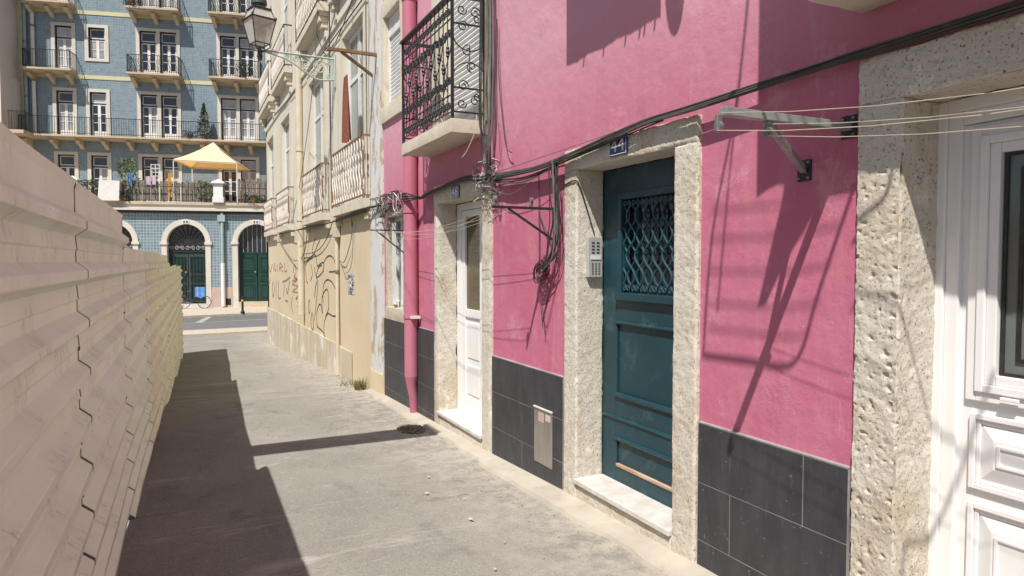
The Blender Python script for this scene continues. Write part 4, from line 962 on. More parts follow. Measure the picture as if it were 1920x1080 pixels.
# messy tangles
def tangle(label, c0, sy, sz, n, seed, x=.05, r=(.0025, .006)):
    o = thing('cable_tangle', label, 'cables', (WX, c0[0], c0[1])); rnd = random.Random(seed)
    for i in range(n):
        y = c0[0]+rnd.uniform(-sy, sy)*.9; z = c0[1]+rnd.uniform(-sz, sz)*.7; pts = []
        a = rnd.uniform(0, 6.28); st = sy*.42
        for k in range(rnd.randint(4, 7)):
            pts.append((WX-x-rnd.uniform(0, .09), y, z)); a += rnd.uniform(-1.7, 1.7)
            y += st*math.cos(a); z += st*.55*math.sin(a)
            y = min(max(y, c0[0]-sy), c0[0]+sy); z = min(max(z, c0[1]-sz), c0[1]+sz)
        cable(o, pts, rnd.uniform(*r), rnd.choice(['cable_black', 'cable_grey', 'cable_white', 'cable_black', 'cable_black']), 4, 5)
    return o
tangle('messy knot of cable ends where the vertical and the horizontal cables meet', (5.33, 2.28), .22, .16, 34, 3, .04, (.002, .004))
tangle('wide messy tangle of old cables above the small ground floor window', (8.45, 2.30), .62, .13, 46, 5, .05)
far = thing('cable_bundle', 'thin cables strung along the cream house between its two floors', 'cables', (WX, 15, 2.4))
for i in range(4):
    cable(far, [(WX-.06, 7.05, 2.28), (WX-.17, 7.42, 2.27+.03*i), (WX-.06, 7.8, 2.30), (WX-.07, 8.9, 2.33), (WX-.10, 9.6, 2.28+.02*i), (WX-.10, 12, 2.26), (WX-.10, 13.6, 2.30-.02*i), (WX-.14, 15.7, 2.28), (WX-.10, 18, 2.30), (WX-.1, 22, 2.36)], .008, 'cable_black')
cable(far, [(WX-.05, 14.6, 2.2), (WX-.05, 15.1, 1.75), (WX-.12, 15.7, 1.62), (WX-.05, 17.2, 1.7), (WX-.05, 19.3, 2.2)], .010, 'cable_grey')
cable(far, [(WX-.04, 12.0, 2.3), (WX-.04, 12.6, 2.0), (WX-.04, 13.6, 1.8), (WX-.04, 15.3, 1.75)], .008, 'cable_black')
cable(far, [(WX-.04, 10.55, 2.3), (WX-.04, 10.6, 1.95), (WX-.04, 11.1, 1.6), (WX-.04, 11.5, 1.62)], .007, 'cable_grey')
cable(far, [(WX-.04, 11.5, 1.65), (WX-.05, 11.1, 1.42), (WX-.04, 10.7, 1.48), (WX-.04, 10.5, 1.75), (WX-.04, 10.5, 2.2)], .005, 'cable_grey')
cable(far, [(WX-.035, 9.5, 9), (WX-.04, 9.55, 6), (WX-.035, 9.58, 3.4), (WX-.04, 9.6, 2.3)], .010, 'cable_grey'); cable(far, [(WX-.04, 12.05, 9), (WX-.05, 12.08, 5.2), (WX-.04, 12.1, 3.3), (WX-.04, 12.05, 2.4)], .012, 'cable_black')
cable(far, [(WX-.04, 16.2, 9.5), (WX-.04, 12.8, 5.45), (WX-.04, 9.6, 5.75)], .008, 'cable_black')
cable(far, [(WX-.03, 22, 5.75), (WX-.04, 17, 5.47), (WX-.04, 12, 5.35), (WX-.04, 9.5, 5.3)], .010, 'cable_black')
cable(far, [(WX-.2, 12.1, 6.4), (WX-.1, 13.5, 4.9), (WX-.1, 15, 3.4), (WX-.1, 16.4, 2.5)], .007, 'cable_grey')
cable(far, [(WX-.7, 9.05, 4.32), (WX-.45, 9.7, 5.0), (WX-.2, 10.4, 5.9)], .007, 'cable_black')

# red cloth hanging at the cream house window
mb = MB(); n = 10
for k in range(n+1):
    for j in range(7):
        z = 4.36-.95*j/6; y = 10.12+.10*(1-j/6)+.44*k/n*(.55+.45*(j/6)**.5); mb.v.append((WX-.16+.035*math.sin(k*2.1)*(.3+j/6), y, z-.04*math.sin(k*1.9)*(j == 6)))
for k in range(n):
    for j in range(6): a = k*7+j; mb.f.append((a, a+1, a+8, a+7))
tag(link('hanging_cloth', mb, 'red_cloth', smooth=True), 'rust red cloth hanging in folds before the nearest upper window of the cream house', 'cloth')

# laundry above the picture, known by its shadows on the pink wall
airer = thing('laundry_line', 'washing hung on an upper line of the pink house, showing as shadows on its wall', 'laundry', (WX-.4, 3.2, 4))
P('line', MB().tube([(WX-.4, 2.2, 4.75), (WX-.4, 4.4, 4.75)], .003, 5), 'clothes_line', airer)
for y in (2.2, 4.4): P('arm', MB().tube([(WX, y, 4.75), (WX-.42, y, 4.75)], .010, 6), 'galvanised', airer)
def cloth(y0, y1, zt, zb0, zb1, x, seed, nm='towel'):
    mb = MB(); n = 22
    for k in range(n+1):
        y = y0+(y1-y0)*k/n; zb = zb0+(zb1-zb0)*k/n+.004*math.sin(k*2.9+seed)
        for j in range(5): mb.v.append((x+.003*math.sin(k*.9+seed), y, zt+(zb-zt)*j/4))
    for k in range(n):
        for j in range(4): a = k*5+j; mb.f.append((a, a+1, a+6, a+5))
    P(nm, mb, 'white_cloth', airer)
    for k in (1, 3, 4, 7, 12, 17): P('tassel', MB().tube([(x, y0+(y1-y0)*k/n, zb0+(zb1-zb0)*k/n+.02), (x, y0+(y1-y0)*k/n+.01, zb0+(zb1-zb0)*k/n-.05)], .008, 4), 'white_cloth', airer)
cloth(2.72, 3.75, 4.75, 3.79, 3.78, WX-.4, 0)
mb = MB(); mb.add([(WX-.4, 2.60+.085*math.sin(a), 3.95-.30*math.cos(a) if math.cos(a) > 0 else 4.7) for a in [-PI/2+PI*k/10 for k in range(11)]]+[(WX-.4, 2.685, 4.75), (WX-.4, 2.515, 4.75)], [tuple(range(13))])
P('small_towel', mb, 'white_cloth', airer)
rack = thing('clothes_rack', 'thin wire clothes rack hung outside the upper balcony, showing as shadows on the pink wall', 'clothes rack', (WX-.9, 1.4, 3.6))
def off(y, z, p_): return (WX-p_, y-.925*p_, z+2.1*p_)
def rt(pts, r, p_): P('wire', MB().tube(smooth_pts([off(a, b, p_) for a, b in pts], 5), r, 6), 'dark_metal', rack)
rt([(1.84, 1.95), (2.02, 1.47), (2.10, 1.22), (2.19, 1.135), (2.40, 1.13), (2.72, 1.12)], .009, .80)
rt([(2.72, 1.12), (2.66, 1.75), (2.50, 2.40), (2.40, 3.2)], .008, .80)
rt([(2.62, 1.35), (2.55, 2.0), (2.48, 2.5)], .006, .80)
for k, z in enumerate((1.86, 1.72, 1.56, 1.40, 1.27)): rt([(1.86+.05*k, z+.03), (2.2, z+.0), (2.68, z)], .0045, 1.25)
rt([(1.70, 1.95), (1.73, 1.78), (1.84, 1.70), (1.86, 1.68)], .008, .80)
rt([(1.10, 1.30), (1.5, 1.35), (1.86, 1.42)], .006, .9)
P('shadow_towel', MB().add([off(a, b, .7) for a, b in ((2.22, 1.88), (1.98, 1.90), (2.21, 1.58), (2.31, 1.40), (2.36, 1.38))]+[off(2.18, 2.2, .7), off(2.06, 2.2, .7)], [(0, 4, 3, 2, 1), (5, 0, 1, 6)]), 'white_cloth', rack)  # unseen cloth added, cut to cast the wedge of shade by the bracket
rt([(1.25, 1.62), (1.40, 1.1), (1.52, .8), (1.60, .62), (1.62, .45)], .008, .9)

# ================================================================ BLUE TILED BUILDING (local frame: x along the front, y inwards)
BR = math.atan2(-.23944, .97091)
blue = thing('blue_tiled_building', 'tall blue tiled apartment building with iron balconies and arched doors', 'building', (1.709, 44.20, 0), BR)
def B(name, mb, mat, parent=None, **kw):
    return link(name, mb, mat, parent or blue, **kw)
def far_wall(u0, u1, z0, z1, d, depth, holes):
    mb = wall_mesh(u0, u1, z0, z1, 0, depth, holes, True)
    mb.v = [(b, d+a, c_) for a, b, c_ in mb.v]; mb.f = [f[::-1] for f in mb.f]; return mb
# openings (u0,u1,z0,z1,stone frame,type)
DO = []
for zf in (4.78, 8.62, 12.24, 15.90, 19.5):
    tl = 2.48
    zt = zf+(2.60 if zf != 4.78 else 2.86)
    DO += [(-8.12, -7.26, zf, zt, 's'), (-6.42, -5.56, zf if zf in (8.62, 4.78) else zf+.88, zt, 's')]
    DO += [(-3.76, -2.88, zf, zt, 'dl'), (-2.68, -1.80, zf, zt, 'dr'), (.57, 1.42, zf, zt, 'dl'), (1.62, 2.48, zf, zt, 'dr')]
    DO += [(5.2, 6.1, zf, zt, 'dl'), (6.3, 7.2, zf, zt, 'dr')]
B('upper_wall', far_wall(-9.72, 14, 4.4, 23, 0, .4, [q[:4] for q in DO]), 'azulejo_upper')
B('rear_wall', BX(-9.7, 14, 2.2, 2.3, -1, 23), 'interior_dark')
B('side_wall', BX(-9.72, -9.70, .4, 14, -1, 23), 'beige_house')
B('roof', BX(-10.0, 14, -.4, 14, 23, 23.3), 'ochre_stone_far')
B('corner_quoin', BX(-9.98, -9.72, -.05, .4, 4.4, 23), 'yellow_band')
for z in (12.06, 15.67, 19.3):
    B('string_course', BX(-9.68, 14, -.03, .002, z-.12, z+.10), 'yellow_band')
rnd = random.Random(11)
for u0, u1, z0, z1, ty in DO:
    if u0 > 4: continue
    mb = MB(); f_ = .19; ft = .17; yo = -.05
    l_ = f_ if ty in ('s', 'dl') else .10; r_ = f_ if ty in ('s', 'dr') else .10
    mb.box(u0-l_, u0, yo, .12, z0, z1+ft); mb.box(u1, u1+r_, yo, .12, z0, z1+ft); mb.box(u0, u1, yo, .12, z1, z1+ft)
    low = z0 > 13 and z0 < 13.3 or (z0 > 16.5 and z0 < 17)
    if z1-z0 < 2: mb.box(u0-l_, u1+r_, yo, .12, z0-.17, z0)
    B('window_surround', mb, 'pale_stone_far')
    w_ = B('window', BX(u0, u1, .14, .22, z0, z0+.03), 'dark_frame_far')
    ztr = z1-.62
    mb = MB(); mb.box(u0, u0+.05, .14, .22, z0+.03, z1); mb.box(u1-.05, u1, .14, .22, z0+.03, z1); mb.box(u0+.05, u1-.05, .14, .22, z1-.05, z1); mb.box(u0+.05, u1-.05, .14, .22, ztr-.05, ztr+.03)
    B('outer_frame', mb, 'dark_frame_far', w_)
    a, b = u0+.05, u1-.05; cu = (a+b)/2
    mb = MB()
    mb.box(a, a+.05, .15, .20, ztr+.03, z1-.05); mb.box(b-.05, b, .15, .20, ztr+.03, z1-.05); mb.box(a+.05, b-.05, .15, .20, z1-.10, z1-.05); mb.box(a+.05, b-.05, .15, .20, ztr+.03, ztr+.09)
    B('transom_sash', mb, 'white_far', w_)
    mb = MB(); zs = ztr-.05
    kick = .42 if z1-z0 > 2 else .06
    mb.box(a, a+.055, .15, .20, z0+.03, zs); mb.box(b-.055, b, .15, .20, z0+.03, zs); mb.box(cu-.075, cu+.075, .14, .20, z0+.03, zs)
    mb.box(a+.055, cu-.075, .15, .20, z0+.03, z0+kick); mb.box(cu+.075, b-.055, .15, .20, z0+.03, z0+kick)
    mb.box(a+.055, cu-.075, .15, .20, zs-.06, zs); mb.box(cu+.075, b-.055, .15, .20, zs-.06, zs)
    h_ = zs-.06-(z0+kick); nb = 3 if z1-z0 > 2 else 2
    for k in range(1, nb):
        zz = z0+kick+h_*k/nb
        mb.box(a+.055, cu-.075, .15, .19, zz-.018, zz+.018); mb.box(cu+.075, b-.055, .15, .19, zz-.018, zz+.018)
    B('sash', mb, 'white_far', w_)
    tp = rnd.random()
    g1 = 'lace_glass' if tp < .35 or z0 == 8.62 and u0 > 0 else 'dark_glass'; g2 = 'lace_glass' if (tp < .35 or tp > .8 or z0 == 8.62 and u0 > 0) else 'dark_glass'
    B('pane', BX(a+.05, cu-.07, .175, .185, z0+.1, zs-.03), g1, w_); B('pane', BX(cu+.07, b-.05, .175, .185, z0+.1, zs-.03), g2, w_)
    B('pane', BX(a+.05, b-.05, .175, .185, ztr+.07, z1-.07), 'lace_glass' if rnd.random() < .35 else 'dark_glass', w_)
# balconies
def iron_balcony(u0, u1, z, p_=.95, ornate=False, brackets=3, rail=1.0, name='balcony'):
    mb = MB(); mb.box(u0, u1, -p_, 0, z-.10, z); mb.box(u0+.05, u1-.05, -p_+.06, 0, z-.17, z-.10)
    b_ = B(name, mb, 'ochre_stone_far')
    for k in range(brackets):
        u = u0+.25+(u1-u0-.5)*k/max(1, brackets-1)
        mb = MB(); prof = [(0, z-.17), (-p_+.25, z-.17), (-p_+.15, z-.30), (-p_+.30, z-.42), (-p_+.50, z-.46), (-.25, z-.50), (0, z-.66)]
        n = len(prof); mb.add([(u-.10, a, c_) for a, c_ in prof]+[(u+.10, a, c_) for a, c_ in prof], [tuple(range(n)), tuple(range(2*n-1, n-1, -1))]+[(i, i+n, (i+1) % n+n, (i+1) % n) for i in range(n)])
        B('corbel', mb, 'ochre_stone_far', b_)
    yo = -p_+.06; mb = MB()
    mb.box(u0+.03, u1-.03, yo-.02, yo+.02, z+rail-.03, z+rail); mb.box(u0+.03, u1-.03, yo-.012, yo+.012, z+.09, z+.115)
    for u in (u0+.05, u1-.05):
        mb.box(u-.02, u+.02, yo+.02, 0, z+rail-.03, z+rail); mb.box(u-.012, u+.012, yo+.012, 0, z+.09, z+.115)
        mb.box(u-.02, u+.02, yo-.02, yo+.02, z, z+rail-.03)
    B('handrail', mb, 'black_iron', b_)
    mb = MB(); n = int((u1-u0)/.125)
    for i in range(1, n):
        u = u0+.05+(u1-u0-.1)*i/n; mb.box(u-.009, u+.009, yo-.009, yo+.009, z, z+rail-.03)
        if ornate:
            mb.tube([(u+.06*math.sin(PI*k/3), yo, z+.1+.12*k) for k in range(7)], .012, 4)
    for u in (u0+.05, u1-.05):
        for k in range(1, 7): y = yo+(-yo)*k/7; mb.box(u-.009, u+.009, y-.009, y+.009, z, z+rail-.03)
    B('railing_bars', mb, 'black_iron', b_); b_.children[-1]['kind'] = 'stuff'
    return b_
for z in (12.24, 15.90, 19.5):
    iron_balcony(-9.42, -7.02, z, .95, False); iron_balcony(-4.22, -1.45, z, .95, True); iron_balcony(.10, 2.95, z, .95, True); iron_balcony(4.7, 7.5, z, .95, True)
iron_balcony(-9.7, 9, 8.62, .95, False, 15, 1.0, 'long_balcony')
# return of the long balcony along the neighbouring house
q = B('corner_balcony', BX(-9.7, -8.95, -2.0, -.951, 8.44, 8.62), 'ochre_stone_far')
mb = MB(); mb.box(-8.98, -8.94, -2.0, -.93, 9.59, 9.62); mb.box(-9.7, -8.98, -2.0, -1.96, 9.59, 9.62)
for k in range(8): mb.box(-8.97, -8.95, -2.0+k*.14, -1.98+k*.14, 8.62, 9.6)
for k in range(6): mb.box(-9.65+k*.13, -9.63+k*.13, -1.99, -1.97, 8.62, 9.6)
B('handrail', mb, 'black_iron', q)
# lower projecting ground floor, its roof is the terrace
D0 = -3.745; U0 = .771
def arch_front(u0, u1, zb, zt, d, arches):
    """tiled front with round arched openings; arches = (centre, half width, springing, bottom)"""
    mb = MB(); cur = u0
    for cu, hw, zs, z0 in arches:
        mb.quad((cur, d, zb), (cu-hw, d, zb), (cu-hw, d, zt), (cur, d, zt))
        pts = [(cu-hw*math.cos(PI*k/20), zs+hw*math.sin(PI*k/20)) for k in range(21)]
        for (a, b), (a2, b2) in zip(pts, pts[1:]): mb.quad((a, d, b), (a2, d, b2), (a2, d, zt), (a, d, zt))
        cur = cu+hw
    mb.quad((cur, d, zb), (u1, d, zb), (u1, d, zt), (cur, d, zt)); return mb
AR = [(-4.93+U0, .96, 2.64, -.9), (-1.34+U0, .96, 2.63, -.9), (2.22+U0, .96, 2.66, -.9), (5.8+U0, .96, 2.66, -.9)]
B('lower_wall', arch_front(-9.2, 14, -1.1, 4.30, D0, AR), 'azulejo_lower')
B('terrace', BX(-9.5, 14, D0-.18, 0, 4.62, 4.76), 'ochre_stone_far')
mb = MB(); mb.box(-9.4, 14, D0-.28, D0+.05, 4.30, 4.42); mb.box(-9.4, 14, D0-.10, D0+.05, 4.42, 4.62)
B('cornice', mb, 'pale_stone_far')
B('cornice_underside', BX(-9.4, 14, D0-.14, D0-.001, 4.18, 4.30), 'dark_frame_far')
for u0_, u1_ in ((-2.43+U0+.14+2.2, AR[2][0]-1.24), (AR[0][0]+1.24, AR[1][0]-1.24), (-9.2, AR[0][0]-1.24), (AR[2][0]+1.24, AR[3][0]-1.24)):
    if u1_ > u0_: B('marble_sockle', BX(u0_ if u0_ != (-2.43+U0+.14+2.2) else AR[1][0]+1.245, u1_, D0-.03, D0, -.92, .20), 'pink_marble')
for i, (cu, hw, zs, z0) in enumerate(AR):
    mb = MB(); o_ = hw+.27; d = D0-.05
    for sg in (-1, 1):
        a, b = sorted((cu+sg*hw, cu+sg*o_)); mb.box(a, b, d, D0+.35, -.92, zs-.13)
        a, b = sorted((cu+sg*(hw-.04), cu+sg*(o_+.07))); mb.box(a, b, d-.06, D0+.35, zs-.13, zs)
    N = 20
    for k in range(N):
        t0, t1 = PI*k/N, PI*(k+1)/N
        A = [(cu-r*math.cos(tt), yy, zs+.001+r*math.sin(tt)) for tt in (t0, t1) for r in (hw, o_) for yy in (d, D0+.35)]
        mb.add(A, [(0, 4, 6, 2), (0, 1, 5, 4), (2, 6, 7, 3), (1, 3, 7, 5)])
    ac = B('stone_arch', mb, 'pale_stone_far')
    B('number_plate', BX(cu-.17, cu+.17, d-.03, d-.002, zs+hw+.02, zs+hw+.22), 'enamel_white', ac)
    B('number_mark', BX(cu-.11, cu-.03, d-.036, d-.031, zs+hw+.06, zs+hw+.18), 'graffiti_black', ac); B('number_mark', BX(cu+.03, cu+.11, d-.036, d-.031, zs+hw+.06, zs+hw+.18), 'graffiti_black', ac)
    B('doorstep', BX(cu-hw, cu+hw, D0-.06, D0+.4, -.92, -.62 if i == 2 else -.70), 'marble_sill' if i == 1 else 'ochre_stone_far')
    dd = B('green_double_door', BX(cu-hw, cu+hw, D0+.30, D0+.36, 2.02, 2.10), 'green_door_far')
    zd = -.62
    for sg in (-1, 1):
        c0, c1 = sorted((cu+sg*.02, cu+sg*hw)); w2 = c1-c0
        mb = MB(); mb.box(c0, c1, D0+.32, D0+.36, zd, 2.02)
        B('door_leaf', mb, 'green_door_far' if i != 1 else 'cap_green', dd)
        if i == 1:
            for k in range(5): B('iron_bar', BX(c0+.1+k*.17, c0+.13+k*.17, D0+.20, D0+.23, -.7, 2.0), 'black_iron', dd)
        for za, zb2 in ((-.45, .35), (.50, .86), (1.0, 1.85)):
            mb = MB(); mb.box(c0+.12, c1-.12, D0+.29, D0+.32, za, za+.05); mb.box(c0+.12, c1-.12, D0+.29, D0+.32, zb2-.05, zb2)
            mb.box(c0+.12, c0+.17, D0+.29, D0+.32, za+.05, zb2-.05); mb.box(c1-.17, c1-.12, D0+.29, D0+.32, za+.05, zb2-.05); mb.box(c0+.22, c1-.22, D0+.295, D0+.32, za+.10, zb2-.10)
            B('door_panel', mb, 'green_door_far', dd)
    B('doorknob', MB().lathe(cu-.10, D0+.24, [(.02, .95), (.05, .98), (.05, 1.03), (.02, 1.06)], 8), 'brushed_steel', dd)
    # fanlight
    fl = B('fanlight', (lambda: MB().add([(cu-(hw-.01)*math.cos(PI*k/20), D0+.34, zs-.02+(hw-.01)*math.sin(PI*k/20)) for k in range(21)]+[(cu+hw-.01, D0+.34, 2.1), (cu-hw+.01, D0+.34, 2.1)], [tuple(range(23))]))(), 'dark_glass')
    if i == 2:
        for k in range(1, 8):
            u = cu-hw+2*hw*k/8; h_ = math.sqrt(max(.01, hw*hw-(u-cu)**2)); B('fanlight_bar', BX(u-.012, u+.012, D0+.28, D0+.30, 2.1, zs+h_), 'grey_sash', fl)
    else:
        for k in range(1, 10):
            t_ = PI*k/10; B('fanlight_bar', MB().bar((cu-.25*math.cos(t_), D0+.28, zs+.25*math.sin(t_)), (cu-hw*math.cos(t_), D0+.28, zs+hw*math.sin(t_)), .03, .03, (0, 1, 0)), 'black_iron', fl)
        for k in range(7): B('grille_scroll', MB().tube([(a, D0+.27, b) for a, b in spiral(cu-.8+.267*k, 2.32, .12, 1.3, 0, 1 if k % 2 else -1, 12, .3)], .016, 4), 'grey_sash', fl)
        B('fan_rail', BX(cu-hw, cu+hw, D0+.26, D0+.30, 2.10, 2.16), 'black_iron', fl); B('fan_rail', BX(cu-hw, cu+hw, D0+.26, D0+.30, 2.48, 2.54), 'black_iron', fl)
q = B('vent_grate', BX(AR[2][0]-1.62, AR[2][0]-1.34, D0-.036, D0-.031, -.78, -.42), 'interior_dark')
# downpipes of the blue building
def far_pipe(name, label, u, y, z0, z1, r, mat):
    o = thing(name, label, 'drainpipe', blue.matrix_basis @ Vector((u, y, 0)) if False else (1.709+.97091*u+.23944*y, 44.20-.23944*u+.97091*y, 0), BR)
    link('pipe', MB().tube([(0, 0, z0), (0, 0, z1)], r, 10), mat, o, smooth=True)
    for z in [z0+3*k for k in range(1, int((z1-z0)/3)+1)]: link('collar', MB().tube([(0, 0, z-.06), (0, 0, z+.06)], r*1.25, 10), 'galvanised', o)
    return o
far_pipe('drainpipe', 'grey green downpipe at the left corner of the blue tiled building', -9.56, -.14, 4.8, 23, .09, 'teal_pipe')
far_pipe('drainpipe', 'white downpipe beside the left balconies of the blue tiled building', -9.18, -.14, 8.7, 23, .10, 'white_far')
o = far_pipe('drainpipe', 'tall downpipe between the two arched doors, pale at its foot', .51+U0, D0-.14, 1.5, 4.2, .085, 'teal_pipe')
link('pipe_foot', MB().tube([(0, 0, -.85), (0, 0, 1.5)], .11, 10), 'white_far', o, smooth=True)
link('hopper', BX(-.22, .16, -.12, .12, 3.75, 4.1), 'teal_pipe', o)

# terrace things (positions in the building's frame)
def W(u, y, z=0): return (1.709+.97091*u+.23944*y, 44.20-.23944*u+.97091*y, z)
TZ = 4.76; TY = D0-.05
def terrace_railing(u0, u1, label):
    o = thing('terrace_railing', label, 'railing', W(u0, TY, TZ), BR); L_ = u1-u0
    link('top_rail', BX(0, L_, -.02, .02, .80, .83), 'black_iron', o); link('bottom_rail', BX(0, L_, -.015, .015, .08, .10), 'black_iron', o)
    n = int(L_/.30)
    for i in range(n+1):
        u = L_*i/n; link('picket', MB().box(u-.014, u+.014, -.014, .014, 0, .98).lathe(u, 0, [(.03, .98), (.035, 1.02), (.005, 1.10)], 6), 'black_iron', o)
    return o
terrace_railing(-6.2, .83, 'black iron picket railing along the terrace left of the white pillar'); terrace_railing(1.38, 9, 'black iron picket railing along the terrace right of the white pillar')
def board_fence(u0, u1, y, h, label, du=.21, mat='grey_wood', ang=0):
    o = thing('board_fence', label, 'fence', W(u0, y, TZ), BR+ang); L_ = u1-u0; n = int(L_/du); r2 = random.Random(int(u0*100))
    for i in range(n):
        u = i*du; hh = h+r2.uniform(-.06, .06); link('board', BX(u, u+du*r2.uniform(.7, .93), -.015, .015, .05, hh), mat, o)
    link('board_rail', BX(0, L_, .016, .05, h-.22, h-.14), mat, o); return o
board_fence(-3.75, .75, TY+.22, 1.12, 'weathered wooden board fence with uneven tops behind the terrace railing')
board_fence(2.05, 6.4, TY+.35, 1.35, 'brown wooden screen running back at an angle on the right of the terrace', .16, 'grey_wood', math.radians(-0) + .0)
def pillar(u, label):
    o = thing('terrace_pillar', label, 'pillar', W(u, TY, TZ), BR)
    link('shaft', BX(-.24, .24, -.22, .22, 0, .95), 'white_far', o); link('plinth', BX(-.28, .28, -.26, .26, 0, .30), 'white_far', o); link('cap_block', BX(-.26, .26, -.24, .24, .952, 1.02), 'pale_stone_far', o)
    link('cap', MB().add([(-.34, -.32, 1.02), (.34, -.32, 1.02), (.34, .32, 1.02), (-.34, .32, 1.02), (-.34, -.32, 1.08), (.34, -.32, 1.08), (.34, .32, 1.08), (-.34, .32, 1.08), (0, 0, 1.28)],
         [(0, 3, 2, 1), (0, 1, 5, 4), (1, 2, 6, 5), (2, 3, 7, 6), (3, 0, 4, 7), (4, 5, 8), (5, 6, 8), (6, 7, 8), (7, 4, 8)]), 'white_far', o)
pillar(.35+U0, 'white capped pillar on the terrace edge under the parasol'); pillar(-6.75+U0, 'pale capped pillar at the far left end of the terrace')
o = tag(link('white_cover', MB().add([(-.50, -.3, 0), (.50, -.3, 0), (.46, .3, 0), (-.46, .3, 0), (-.42, -.28, 1.05), (.55, -.28, 1.03), (.5, .3, 1.03), (-.42, .3, 1.05)], [(0, 3, 2, 1), (4, 5, 6, 7), (0, 1, 5, 4), (1, 2, 6, 5), (2, 3, 7, 6), (3, 0, 4, 7)]), 'white_cloth', loc=W(-4.95+U0, TY-.12, TZ)), 'white sheeting box hanging on the terrace railing', 'cover'); o.rotation_euler.z = BR
# gazebo parasol
gz_ = thing('gazebo', 'square cream and orange canvas gazebo on the terrace', 'gazebo', (1.7, 42, TZ))
NL, NR, FL, FR, AP = Vector((-.29, 40.96, 7.07)), Vector((2.79, 39.86, 6.95)), Vector((.66, 43.9, 7.06)), Vector((3.71, 42.9, 6.98)), Vector((1.73, 42.03, 8.28))
def tri(a, b, sag=.10):
    mb = MB(); n = 6; vs = []
    for i in range(n+1):
        for j in range(n+1-i):
            u_, v_ = i/n, j/n; q = AP*u_+(a*(1-u_-v_)+b*v_); q = q-Vector((0, 0, sag*math.sin(PI*u_)*.9)); vs.append(q)
    idx = {}; k = 0
    for i in range(n+1):
        for j in range(n+1-i): idx[(i, j)] = k; k += 1
    fs = []
    for i in range(n):
        for j in range(n-i):
            fs.append((idx[(i, j)], idx[(i, j+1)], idx[(i+1, j)]))
            if j < n-i-1: fs.append((idx[(i, j+1)], idx[(i+1, j+1)], idx[(i+1, j)]))
    return mb.add(vs, fs)
for a, b in ((NL, NR), (NR, FR), (FR, FL), (FL, NL)): P('canopy_panel', tri(a, b), 'orange_canvas', gz_, smooth=True)
for a, b in ((NL, NR), (NR, FR), (FR, FL), (FL, NL)):
    dn = Vector((0, 0, -.10)); P('valance', MB().quad(a, b, b+dn, a+dn), 'orange_canvas', gz_)
    P('eave_bar', MB().tube([a+dn*.3, b+dn*.3], .02, 5), 'white_far', gz_)
for a in (NL, NR, FL, FR):
    P('rib', MB().tube([a, AP-Vector((0, 0, .12))], .02, 5), 'dark_metal', gz_); P('post', MB().tube([a-Vector((0, 0, .1)), (a.x, a.y, TZ)], .028, 6), 'white_far', gz_)
# small terrace things
lad = thing('white_trellis', 'narrow white trellis leaning above the board fence on the terrace', 'trellis', W(-3.15+U0, TY+.5, TZ), BR)
for u in (0, .22, .44): link('upright', BX(u, u+.03, -.015, .015, .0, 2.05), 'white_far', lad)
for z in (1.4, 1.6, 1.8, 2.0): link('rung', BX(.03, .44, -.02, -.015, z, z+.035), 'white_far', lad)
def hang(nm, label, u, w2, z0, z1, mat):
    mb = MB()
    for k in range(7):
        for z in (z0, (z0+z1)/2, z1): mb.v.append((w2*k/6, .03*math.sin(k*2), z+.03*math.sin(k*1.7)*(z == z0)))
    for k in range(6):
        for j in range(2): a = k*3+j; mb.f.append((a, a+1, a+4, a+3))
    o = tag(link(nm, mb, mat, loc=W(u+U0, TY+.12, TZ)), label, 'laundry'); o.rotation_euler.z = BR
hang('hanging_shirt', 'yellow garment hung over the terrace fence below the gazebo corner', -2.2, .17, .25, 1.55, 'yellow_cloth')
hang('hanging_shirt', 'pale blue garment on the terrace beside the white sheeting', -4.15, .22, .85, 1.5, 'blue_cloth'); hang('hanging_shirt', 'pale lilac garment hanging over the terrace board fence', -3.3, .5, .9, 1.35, 'lilac_cloth')
def leafy(o, n, sx, sy, z0, z1, s, mat, seed, shape=lambda t: 1):
    r3 = random.Random(seed); mb = MB()
    for i in range(n):
        t_ = r3.random(); z = z0+(z1-z0)*t_; k = shape(t_); a = r3.uniform(0, 6.28); rr = r3.random()**.6
        c_ = Vector((sx*k*rr*math.cos(a), sy*k*rr*math.sin(a), z)); u_ = Vector((r3.uniform(-1, 1), r3.uniform(-1, 1), r3.uniform(-1, 1))).normalized(); v_ = u_.orthogonal().normalized()
        q = s*r3.uniform(.6, 1.3); mb.add([c_-u_*q, c_+v_*q*.45, c_+u_*q, c_-v_*q*.45], [(0, 1, 2, 3)])
    f_ = link('foliage', mb, mat, o); f_['kind'] = 'stuff'
def plant(label, u, y, z, n, r, z0, z1, s, mat, seed, shape=lambda t: 1, pot=True, cat='plant'):
    o = thing('potted_plant' if pot else 'shrub', label, cat, W(u, y, z), BR)
    if pot: link('pot', MB().lathe(0, 0, [(.12, 0), (.16, .26), (.18, .26), (.18, .30)], 10), 'terracotta', o)
    link('stem', MB().tube([(0, 0, .2), (.03, 0, z0+(z1-z0)*.7)], .02, 5), 'worn_wood', o)
    leafy(o, n, r, r, z0, z1, s, mat, seed, shape)
plant('yellow green leafy shrub rising beside the white sheeting on the terrace', -4.3+U0, TY+.5, TZ, 420, .75, .6, 2.3, .09, 'leaf_green', 1, lambda t_: 1-.5*t_)
plant('low leafy pot plant left of the white sheeting on the terrace', -6.0+U0, TY+.3, TZ, 260, .5, .3, 1.1, .08, 'leaf_dark', 2)
plant('dark leafy plant at the foot of the white sheeting', -4.35+U0, TY-.02, TZ, 160, .35, .1, .5, .07, 'leaf_dark', 3)
plant('bushy green plants behind the terrace railing near the white pillar', -.4+U0, TY+.4, TZ, 380, .6, .2, 1.2, .08, 'leaf_green', 4)
